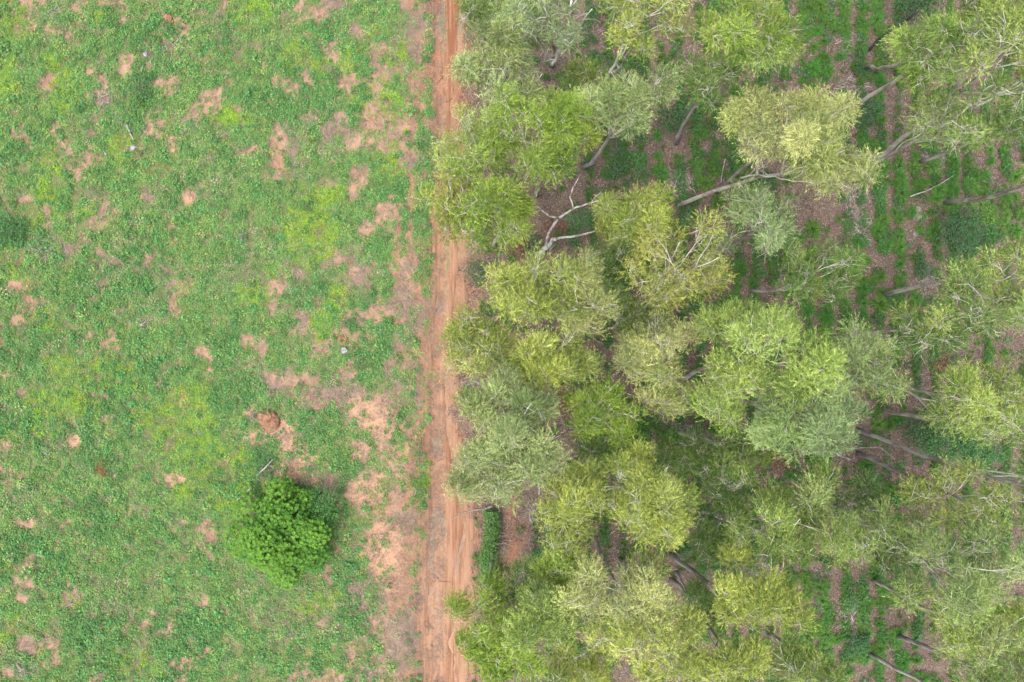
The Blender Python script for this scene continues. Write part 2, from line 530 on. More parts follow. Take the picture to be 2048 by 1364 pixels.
def road_fields(x, y):
    l, r = road_edges(y)
    t = np.minimum(x - l, r - x)
    rag = t + (fbm(x * 1.1, y * 0.6, 71, 5, 0.6) - 0.5) * 2.1
    u = (x - l) / (r - l)
    gx = 0.68 + 0.06 * np.sin(y * 0.35) + (fbm(y * 0.8, y * 0 + 3, 72, 3) - 0.5) * 0.18
    g1 = np.exp(-((u - gx) * (r - l) / 0.14) ** 2) * (0.25 + 0.75 * sstep(0.42, 0.56, fbm(y * 0.12, y * 0 + 7, 73, 2)))
    gx2 = 0.22 + (fbm(y * 0.5, y * 0 + 1, 74, 3) - 0.5) * 0.2
    g2 = np.exp(-((u - gx2) * (r - l) / 0.18) ** 2) * sstep(0.45, 0.6, fbm(y * 0.15, y * 0 + 11, 75, 2)) * 0.7
    packed = np.maximum(np.exp(-((u - 0.36) / 0.15) ** 2), 0.8 * np.exp(-((u - 0.80) / 0.09) ** 2)) * (0.6 + 0.8 * (fbm(x * 1.5, y * 0.25, 79, 3) - 0.3))
    return rag, g1, g2, packed

def road_h(x, y):
    rag, g1, g2, packed = road_fields(x, y)
    base = ground_h(x, y)
    lift = -0.10 + 0.14 * sstep(-0.35, 0.1, rag)
    return base + lift - 0.22 * g1 - 0.12 * g2 - 0.05 * packed + (fbm(x * 2.5, y * 1.2, 76, 3) - 0.5) * 0.06

def build_road():
    mat = road_material()
    xs = np.arange(-8.4, -0.9, 0.08); ys = np.arange(-34, 34, 0.13)
    me, X, Y = grid_mesh('dirt_road', xs, ys, road_h, mat)
    rag, g1, g2, packed = road_fields(X, Y)
    fattr(me, 'gully', np.clip(g1 + g2, 0, 1)); fattr(me, 'packed', packed)
    fattr(me, 'wet', sstep(5, 13, Y) * 0.75 + 0.25 * sstep(0.45, 0.65, fbm(X * 0.6, Y * 0.12, 78, 3)))
    fattr(me, 'edge', 1 - sstep(0.0, 0.9, rag))
    tag(link('dirt_road', me), kind='structure')

build_ground()
build_road()

def gz(x, y):
    return float(ground_h(np.array([x]), np.array([y]))[0])

# ------------------------------------------------------------------ ground cover (geometry-node scatter)
def proto(name, me):
    return bpy.data.objects.new(name, me)

def rosette_proto(name, n, rad, hgt, llen, lw, cols, mat, seed, flat=0.4):
    r = np.random.default_rng(seed)
    a = r.uniform(0, 2 * np.pi, n); q = np.sqrt(r.uniform(0, 1, n)) * rad
    O = np.stack([np.cos(a) * q, np.sin(a) * q, hgt * (0.25 + 0.75 * r.uniform(0, 1, n)) * (1 - 0.5 * (q / rad) ** 2)], -1)
    an = a + r.normal(0, 0.9, n)
    D = norm(np.stack([np.cos(an), np.sin(an), r.normal(0.15, flat, n)], -1))
    L = llen * r.uniform(0.6, 1.3, n); W = lw * r.uniform(0.7, 1.3, n)
    cols = np.array(cols)
    k = r.integers(0, len(cols), n)
    col = cols[k] * r.uniform(0.8, 1.2, (n, 1))
    return proto(name, leaf_mesh(name, O, D, L, W, mat, col, up=2.0, r=r))

def tuft_verts(n, rad, length, w, r, lean=0.7):
    """arched grass blades: three-segment strips as two quads"""
    a = r.uniform(0, 2 * np.pi, n); q = np.sqrt(r.uniform(0, 1, n)) * rad
    O = np.stack([np.cos(a) * q, np.sin(a) * q, np.zeros(n)], -1)
    an = a + r.normal(0, 0.7, n)
    ln = np.abs(r.normal(lean, 0.3, n))
    Hh = np.stack([np.cos(an), np.sin(an), np.zeros(n)], -1)
    L = length * r.uniform(0.6, 1.25, n)
    P1 = O + norm(Hh * ln[:, None] * 0.6 + np.array([0, 0, 1.0])) * (L * 0.5)[:, None]
    P2 = P1 + norm(Hh * (ln[:, None] + 0.55) + np.array([0, 0, 0.12])) * (L * 0.5)[:, None]
    Sd = np.stack([-np.sin(an), np.cos(an), np.zeros(n)], -1) * (w * r.uniform(0.7, 1.3, n))[:, None] * 0.5
    q1 = np.stack([O - Sd * 0.6, O + Sd * 0.6, P1 + Sd, P1 - Sd], 1)
    q2 = np.stack([P1 - Sd, P1 + Sd, P2 + Sd * 0.15, P2 - Sd * 0.15], 1)
    return np.concatenate([q1, q2], 1).reshape(-1, 3)

def tuft_mesh(name, n, rad, length, w, cols, mat, seed, lean=0.7):
    r = np.random.default_rng(seed)
    V = tuft_verts(n, rad, length, w, r, lean)
    cols = np.array(cols)
    c = cols[r.integers(0, len(cols), n)] * r.uniform(0.8, 1.2, (n, 1))
    return quads_mesh(name, V, 4, mat, np.repeat(c, 2, axis=0))

def litter_proto(name, n, rad, llen, lw, cols, mat, seed):
    r = np.random.default_rng(seed)
    a = r.uniform(0, 2 * np.pi, n); q = np.sqrt(r.uniform(0, 1, n)) * rad
    O = np.stack([np.cos(a) * q, np.sin(a) * q, r.uniform(0.01, 0.06, n)], -1)
    an = r.uniform(0, 2 * np.pi, n)
    D = norm(np.stack([np.cos(an), np.sin(an), r.normal(0.0, 0.12, n)], -1))
    L = llen * r.uniform(0.5, 1.5, n); W = lw * r.uniform(0.6, 1.4, n)
    cols = np.array(cols)
    col = cols[r.integers(0, len(cols), n)] * r.uniform(0.75, 1.25, (n, 1))
    return proto(name, leaf_mesh(name, O, D, L, W, mat, col, up=3.0, r=r))

def scatter(name, label, cat, x, y, scl, protos, seed, zoff=0.0):
    """ONE object: points that carry plants through geometry nodes"""
    r = np.random.default_rng(seed)
    n = len(x)
    me = bpy.data.meshes.new(name)
    V = np.stack([x, y, ground_h(x, y) + zoff], -1).astype(np.float32)
    me.vertices.add(n); me.vertices.foreach_set('co', V.ravel())
    fattr(me, 'spin', r.uniform(0, 6.283, n)); fattr(me, 'grow', scl)
    a = me.attributes.new('which', 'INT', 'POINT')
    a.data.foreach_set('value', r.integers(0, len(protos), n).astype(np.int32))
    me.update()
    o = link(name, me)
    tag(o, label, cat, kind='stuff')
    ng = bpy.data.node_groups.new(name + '_scatter', 'GeometryNodeTree')
    ng.interface.new_socket('Geometry', in_out='INPUT', socket_type='NodeSocketGeometry')
    ng.interface.new_socket('Geometry', in_out='OUTPUT', socket_type='NodeSocketGeometry')
    gi = ng.nodes.new('NodeGroupInput'); go = ng.nodes.new('NodeGroupOutput')
    iop = ng.nodes.new('GeometryNodeInstanceOnPoints')
    jn = ng.nodes.new('GeometryNodeJoinGeometry')
    for p in protos:
        oi = ng.nodes.new('GeometryNodeObjectInfo')
        oi.inputs['Object'].default_value = p
        oi.inputs['As Instance'].default_value = True
        ng.links.new(oi.outputs['Geometry'], jn.inputs[0])
    def named(nm, ty):
        q = ng.nodes.new('GeometryNodeInputNamedAttribute'); q.data_type = ty
        q.inputs['Name'].default_value = nm
        return q.outputs['Attribute']
    cx = ng.nodes.new('ShaderNodeCombineXYZ')
    ng.links.new(named('spin', 'FLOAT'), cx.inputs[2])
    ng.links.new(gi.outputs[0], iop.inputs['Points'])
    ng.links.new(jn.outputs[0], iop.inputs['Instance'])
    iop.inputs['Pick Instance'].default_value = True
    ng.links.new(named('which', 'INT'), iop.inputs['Instance Index'])
    ng.links.new(cx.outputs[0], iop.inputs['Rotation'])
    ng.links.new(named('grow', 'FLOAT'), iop.inputs['Scale'])
    ng.links.new(iop.outputs[0], go.inputs[0])
    md = o.modifiers.new('scatter', 'NODES'); md.node_group = ng
    return o

def jitter_grid(x0, x1, y0, y1, step, seed):
    r = np.random.default_rng(seed)
    X, Y = np.meshgrid(np.arange(x0, x1, step), np.arange(y0, y1, step))
    X = X.ravel() + r.uniform(-0.5, 0.5, X.size) * step
    Y = Y.ravel() + r.uniform(-0.5, 0.5, Y.size) * step
    return X, Y, r

EM = [(0.060, 0.170, 0.052), (0.082, 0.205, 0.062), (0.048, 0.138, 0.046)]
MIDG = [(0.112, 0.225, 0.064), (0.138, 0.248, 0.074), (0.090, 0.192, 0.058)]
YELG = [(0.160, 0.265, 0.066), (0.185, 0.282, 0.074), (0.135, 0.238, 0.060)]
LIMEC = [(0.17, 0.29, 0.03), (0.20, 0.32, 0.035), (0.14, 0.25, 0.03)]
PALE = [(0.20, 0.235, 0.12), (0.25, 0.265, 0.15), (0.15, 0.205, 0.10)]
DEADG = [(0.155, 0.118, 0.088), (0.11, 0.086, 0.068), (0.20, 0.16, 0.125)]

def field_cover():
    X, Y, r = jitter_grid(-43, -5.2, -31, 31, 0.145, 101)
    l, _ = road_edges(Y)
    ok = X < l + 0.05 + (fbm(X * 0.8, Y * 0.8, 102, 3) - 0.5) * 1.8
    X, Y = X[ok], Y[ok]; l = l[ok]
    bare, lime, dark, dry = field_maps(X, Y)
    margin = 1 - sstep(0.3, 3.2, l - X)
    thin = sstep(-15, -8.5, X) * (1 - sstep(-3, 7, Y)) * np.maximum(sstep(0.38, 0.56, fbm(X * 0.5, Y * 0.4, 105, 3)), sstep(-11.5, -8.5, X) * (1 - sstep(-6, 0, Y)))
    dens = (1 - bare * 0.97) * (0.92 - 0.35 * margin) * (1 - 0.6 * thin) + 0.35 * dark * (1 - bare)
    # clumping at plant scale
    cl = fbm(X * 1.25, Y * 1.25, 103, 4, 0.6)
    keep = r.uniform(0, 1, len(X)) < np.clip(dens + 0.5 * (fbm(X * 2.7, Y * 2.7, 104, 3) - 0.47) * (bare > 0.03), 0.01, 1) * (0.30 + 0.70 * sstep(0.36, 0.55, cl)) * 1.05
    X, Y = X[keep], Y[keep]; lime, dark, dry, margin = lime[keep], dark[keep], dry[keep], margin[keep]
    u = r.uniform(0, 1, len(X))
    wl = lime * 3.0; wd = 0.35 + dark * 2.6; wy = 0.22 + 0 * u; wm = 0.75 + 0 * u; wp = 0.03 + dry * 0.6
    tot = wl + wd + wy + wm + wp
    c1 = wl / tot; c2 = c1 + wd / tot; c3 = c2 + wy / tot; c4 = c3 + wm / tot
    k = np.where(u < c1, 0, np.where(u < c2, 1, np.where(u < c3, 2, np.where(u < c4, 3, 4))))
    g = np.exp(r.normal(0, 0.28, len(X)))
    sets = [
        ('lime_grass', 'low bright lime green grass in soft patches across the field', 'grass', 0,
         [proto('lime_grass_%d' % i, tuft_mesh('lime_grass', 50, 0.17, 0.13, 0.02, LIMEC, M_GRASS, 200 + i, 1.0)) for i in range(3)]),
        ('emerald_weeds', 'dense emerald green broadleaf weeds covering the open field', 'weeds', 1,
         [rosette_proto('emerald_weed_%d' % i, 26, 0.13, 0.22, 0.085, 0.05, EM + MIDG[:1], M_WEED, 210 + i) for i in range(4)]),
        ('yellowish_weeds', 'scattered yellowish green small leaved weeds in the open field', 'weeds', 2,
         [rosette_proto('yellowish_weed_%d' % i, 20, 0.11, 0.15, 0.075, 0.042, YELG, M_WEED, 220 + i) for i in range(3)]),
        ('green_weeds', 'mid green leafy weeds and grass covering the open field', 'weeds', 3,
         [rosette_proto('green_weed_%d' % i, 24, 0.13, 0.15, 0.08, 0.045, MIDG, M_WEED, 230 + i) for i in range(3)] +
         [proto('green_grass_%d' % i, tuft_mesh('green_grass', 34, 0.15, 0.17, 0.02, MIDG + YELG[:1], M_GRASS, 235 + i, 0.9)) for i in range(2)]),
        ('pale_dry_weeds', 'pale silvery half dry weeds in patches of the open field', 'weeds', 4,
         [rosette_proto('pale_weed_%d' % i, 22, 0.13, 0.16, 0.065, 0.035, PALE, M_WEED, 240 + i) for i in range(3)]),
    ]
    for nm, lab, cat, kk, pr in sets:
        s_ = k == kk
        scatter(nm, lab, cat, X[s_], Y[s_], g[s_], pr, 300 + kk)
    # dead straw lying between the weeds
    X, Y, r = jitter_grid(-43, -4.8, -31, 31, 0.34, 131)
    bare, lime, dark, dry = field_maps(X, Y)
    keep = r.uniform(0, 1, len(X)) < 0.45 + 0.5 * dry
    X, Y = X[keep], Y[keep]
    pr = [litter_proto('straw_%d' % i, 46, 0.34, 0.16, 0.016, DEADG, M_DRY, 250 + i) for i in range(3)]
    scatter('dead_straw', 'grey brown dead straw and stems lying between the field weeds', 'straw', X, Y, r.uniform(0.7, 1.3, len(X)), pr, 310, 0.02)

def forest_cover():
    # fallen leaves
    X, Y, r = jitter_grid(-4.2, 43, -31, 31, 0.5, 141)
    _, rr = road_edges(Y)
    ok = X > rr - 0.2 + (fbm(X * 0.8, Y * 0.8, 142, 3) - 0.4) * 2.0
    ok &= ~((blob(X, Y, 1022, 1075, 44, 78, 77) > 0.4) & (r.uniform(0, 1, len(X)) < 0.7))
    X, Y = X[ok], Y[ok]
    pr = [litter_proto('fallen_leaves_%d' % i, 95, 0.42, 0.13, 0.035,
                       [(0.150, 0.120, 0.097), (0.100, 0.074, 0.057), (0.120, 0.082, 0.060), (0.058, 0.042, 0.034), (0.20, 0.165, 0.14)], M_DRY, 260 + i) for i in range(4)]
    scatter('leaf_litter', 'brown fallen eucalyptus leaves and twigs carpeting the plantation floor', 'leaf litter', X, Y, r.uniform(0.8, 1.25, len(X)), pr, 311, 0.0)
    # low grass and seedlings, thickest in the planting rows
    X, Y, r = jitter_grid(-2.6, 43, -31, 31, 0.22, 151)
    row, patch = forest_maps(X, Y)
    inner = sstep(2, 9, X)
    cl = blob(X, Y, 1022, 1075, 44, 78, 77)
    p = inner * sstep(0.66, 0.93, row) * sstep(0.34, 0.47, patch) * 0.95 * (0.25 + 0.75 * sstep(0.4, 0.55, fbm(X * 0.9, Y * 0.9, 153, 2))) + 0.03 + 0.15 * sstep(0.50, 0.64, fbm(X * 0.4, Y * 0.4, 152, 3))
    p = p * (1 - 0.93 * cl)
    keep = r.uniform(0, 1, len(X)) < p
    X, Y, row = X[keep], Y[keep], row[keep]
    k = r.uniform(0, 1, len(X)) < 0.62
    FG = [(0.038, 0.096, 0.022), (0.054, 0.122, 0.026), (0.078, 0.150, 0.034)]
    pr = [proto('row_grass_%d' % i, tuft_mesh('row_grass', 56, 0.13, 0.36, 0.026, FG, M_GRASS, 270 + i, 0.7)) for i in range(3)]
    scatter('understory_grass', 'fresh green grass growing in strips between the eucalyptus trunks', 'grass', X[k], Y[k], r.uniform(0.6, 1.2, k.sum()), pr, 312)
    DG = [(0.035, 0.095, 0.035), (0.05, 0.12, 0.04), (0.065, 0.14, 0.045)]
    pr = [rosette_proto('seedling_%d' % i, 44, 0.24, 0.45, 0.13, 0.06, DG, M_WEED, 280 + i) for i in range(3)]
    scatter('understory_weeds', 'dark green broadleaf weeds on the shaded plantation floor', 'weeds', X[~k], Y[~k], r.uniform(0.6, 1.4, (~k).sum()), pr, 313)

field_cover()
forest_cover()

# ------------------------------------------------------------------ eucalyptus trees
PAL = {   # base leaf colour, young tip colour
    'sage':  ((0.150, 0.205, 0.080), (0.330, 0.390, 0.165)),
    'blue':  ((0.125, 0.190, 0.082), (0.270, 0.355, 0.158)),
    'lime':  ((0.098, 0.182, 0.026), (0.270, 0.360, 0.058)),
    'yellow': ((0.150, 0.208, 0.042), (0.385, 0.420, 0.095)),
    'cream': ((0.200, 0.232, 0.085), (0.415, 0.425, 0.170)),
    'green': ((0.066, 0.138, 0.035), (0.165, 0.250, 0.068)),
    'bright': ((0.118, 0.195, 0.044), (0.320, 0.405, 0.105)),
    'gold':  ((0.175, 0.205, 0.048), (0.390, 0.385, 0.095)),
    'olive': ((0.094, 0.156, 0.038), (0.240, 0.300, 0.078)),
}
WIND = np.array([0.10, 0.16, 0.0])

def eucalyptus(cx, cy, rx, ry, zc, pal, dens, base, label, seed, group='eucalyptus trees of the plantation', name='eucalyptus_tree', bare=0.0):
    rnd = random.Random(seed)
    r = np.random.default_rng(seed)
    X, Y = G(cx, cy, zc)
    s = (H - zc) / H / PPM
    a, b = rx * s * 0.94, ry * s * 0.94
    m = (a + b) / 2
    c = min(m * 1.15, zc * 0.48)
    if base is None:
        bx, by = X + rnd.uniform(-.5, .5), Y + rnd.uniform(-.5, .5)
    else:
        bx, by = G(*base)
    bz = gz(bx, by) - 0.05
    root = empty(name, (bx, by, bz))
    tag(root, label, 'tree', group)
    C0 = Vector((X - bx, Y - by, zc - bz))
    hor = Vector((C0.x, C0.y, 0))
    # trunk
    tr = min(0.09 + 0.0075 * zc, 0.21) * rnd.uniform(0.68, 0.9)
    if zc < 8: tr *= 0.6
    fork = C0 + Vector((0, 0, -c * 0.75)) - hor * 0.12
    top = C0 + Vector((rnd.uniform(-.2, .2) * a, rnd.uniform(-.2, .2) * b, c * 0.35))
    pts = curve((0, 0, 0), fork, 7, 0.035, rnd)
    pts2 = curve(fork, top, 5, 0.06, rnd)
    full = pts + pts2[1:]
    n = len(full)
    rad = []
    for i in range(n):
        t = i / (n - 1)
        rad.append(tr * (1 - 0.80 * t) * (1.25 if i == 0 else 1.0))
    mb = MB(); mb.tube(full, rad, 8)
    bark = M_GREYBARK if rnd.random() < 0.35 else M_BARK
    trunk = mb.build('trunk', bark, root)
    # limbs carry lobes of foliage
    nl = max(7, int(6 + m * 3.0))
    lobes = []
    a0 = rnd.uniform(0, 6.28)
    for i in range(nl):
        an = a0 + i * 2.4 + rnd.uniform(-.35, .35)
        q = 0.12 + 0.74 * math.sqrt((i + 0.5) / nl) + rnd.uniform(-.18, .22)
        zz = c * (0.75 * (1 - q * q) * rnd.uniform(0.3, 1.2) - 0.95 * rnd.random() ** 1.5 + 0.22)
        P = C0 + Vector((math.cos(an) * q * a, math.sin(an) * q * b, zz))
        lobes.append((P, rnd.choice((0.17, 0.24, 0.30, 0.38)) * m * rnd.uniform(.9, 1.1), rnd.uniform(0.45, 1.35)))
    Os, Ds, Ls, Ws, Cs = [], [], [], [], []
    cb, ct = np.array(PAL[pal][0]), np.array(PAL[pal][1])
    wind = Vector(WIND)
    gust = WIND * 3.0 + r.normal(0, 0.14, 3) * np.array([1, 1, 0])
    pals = [PAL[k_] for k_ in ('yellow', 'lime', 'olive', 'green', 'sage')]
    if cx > 1560:                      # the inner stand is a fresher, cooler green
        w_ = min(0.45, (cx - 1560) / 500)
        cb = cb * (1 - w_) + np.array((0.085, 0.165, 0.048)) * w_
        ct = ct * (1 - w_) + np.array((0.230, 0.330, 0.095)) * w_
    cb0, ct0 = cb, ct
    for P, lr, ld in lobes:
        an_ = math.atan2(P.y - C0.y, P.x - C0.x)
        lj = rnd.gauss(0, 0.16)
        ob, ot = rnd.choice(pals); bl = rnd.random() ** 2 * 0.5
        cb = cb0 * (1 - bl) + np.array(ob) * bl; ct = ct0 * (1 - bl) + np.array(ot) * bl
        lm = MB()
        ti = rnd.uniform(0.45, 0.95)
        k = min(int(ti * (n - 1)), n - 2)
        if full[k].z > P.z + 0.3: k = max(5, k - 2)
        st = full[k]
        r0 = max(rad[k] * 0.55, 0.03)
        lp = curve(st, P, 5, 0.10, rnd, sag=0.10)
        lm.tube(lp, [r0, r0 * .85, r0 * .68, r0 * .5, r0 * .32], 6, cap=False)
        ncl = max(4, int(round(4 + 5.5 * lr)))
        for j in range(ncl):
            v = Vector((rnd.gauss(0, 1), rnd.gauss(0, 1), rnd.gauss(0.15, .75)))
            v = v.normalized() * lr * rnd.uniform(0.35, 1.0)
            v.z *= 0.8
            v += Vector((math.cos(an_), math.sin(an_), 0)) * lr * rnd.uniform(-.2, .75) * (1 if rnd.random() < .6 else 0)
            Q = P + v + wind * 0.3
            src = lp[rnd.choice((2, 3, 3, 4))]
            tp = curve(src, Q, 4, 0.12, rnd, sag=0.12)
            lm.tube(tp, [r0 * .34, r0 * .28, r0 * .2, 0.008], 4, cap=False)
            rc = rnd.uniform(0.30, 0.66) * (0.75 + 0.12 * m)
            for w_ in range(2):
                e = Vector((rnd.gauss(0, 1), rnd.gauss(0, 1), rnd.gauss(.2, .5))).normalized() * rc * 1.1
                lm.tube(curve(tp[2 if w_ else 3], Q + e, 3, 0.12, rnd), [0.017, 0.013, 0.006], 3, cap=False)
            # sprays of hanging leaves
            ns = int(rc * rc * 235 * dens * ld * (0.62 if cx > 1600 else 0.84) * rnd.uniform(0.35, 1.4)) + 3
            per = 12
            dirs = norm(r.normal(size=(ns, 3)) + np.array([0, 0, 0.25]))
            so_ = np.array(Q) + dirs * (rc * np.cbrt(r.uniform(0.05, 1, ns)))[:, None] * np.array([1, 1, 0.75]) * 0.8
            sd = norm(dirs * np.array([0.95, 0.95, 0.6]) + np.array([0, 0, -0.38]) + gust + r.normal(0, 0.25, (ns, 3)))
            t = r.uniform(0, 1, (ns, per))
            sl_ = r.uniform(0.30, 0.72, ns)
            O = so_[:, None, :] + sd[:, None, :] * (t * sl_[:, None])[..., None] + r.normal(0, 0.025, (ns, per, 3))
            O[..., 2] -= (t ** 2 * sl_[:, None] * 0.25)
            D = norm(sd[:, None, :] * 1.0 + r.normal(0, 0.42, (ns, per, 3)) + np.array([0, 0, -0.25]))
            cj = lj + r.normal(0, 0.22) + r.normal(0, 0.20, ns)[:, None]
            mixf = np.clip(0.22 + 0.80 * t ** 1.4 * r.uniform(0, 1, (ns, 1)) + r.normal(0, 0.14, (ns, per)) + cj * 0.7, 0, 1)
            col = cb * (1 - mixf[..., None]) + ct * mixf[..., None]
            col = col * np.clip(1 + cj * 0.5 + r.normal(0, 0.14, (ns, per)), 0.5, 1.5)[..., None]
            old = r.uniform(0, 1, (ns, per)) < 0.015
            col[old] = (0.26, 0.17, 0.05)
            Os.append(O.reshape(-1, 3)); Ds.append(D.reshape(-1, 3)); Cs.append(col.reshape(-1, 3))
            q_ = ns * per
            Ls.append(r.uniform(0.09, 0.20, q_)); Ws.append(r.uniform(0.016, 0.031, q_))
        lm.build('limb', M_LIMB, trunk)
    O = np.concatenate(Os); D = np.concatenate(Ds); L = np.concatenate(Ls); W = np.concatenate(Ws); col = np.concatenate(Cs)
    me = needle_mesh('crown', O, D, L, W, M_LEAF, col, up=1.0, r=r)
    link('crown', me, root)
    return root, len(O)

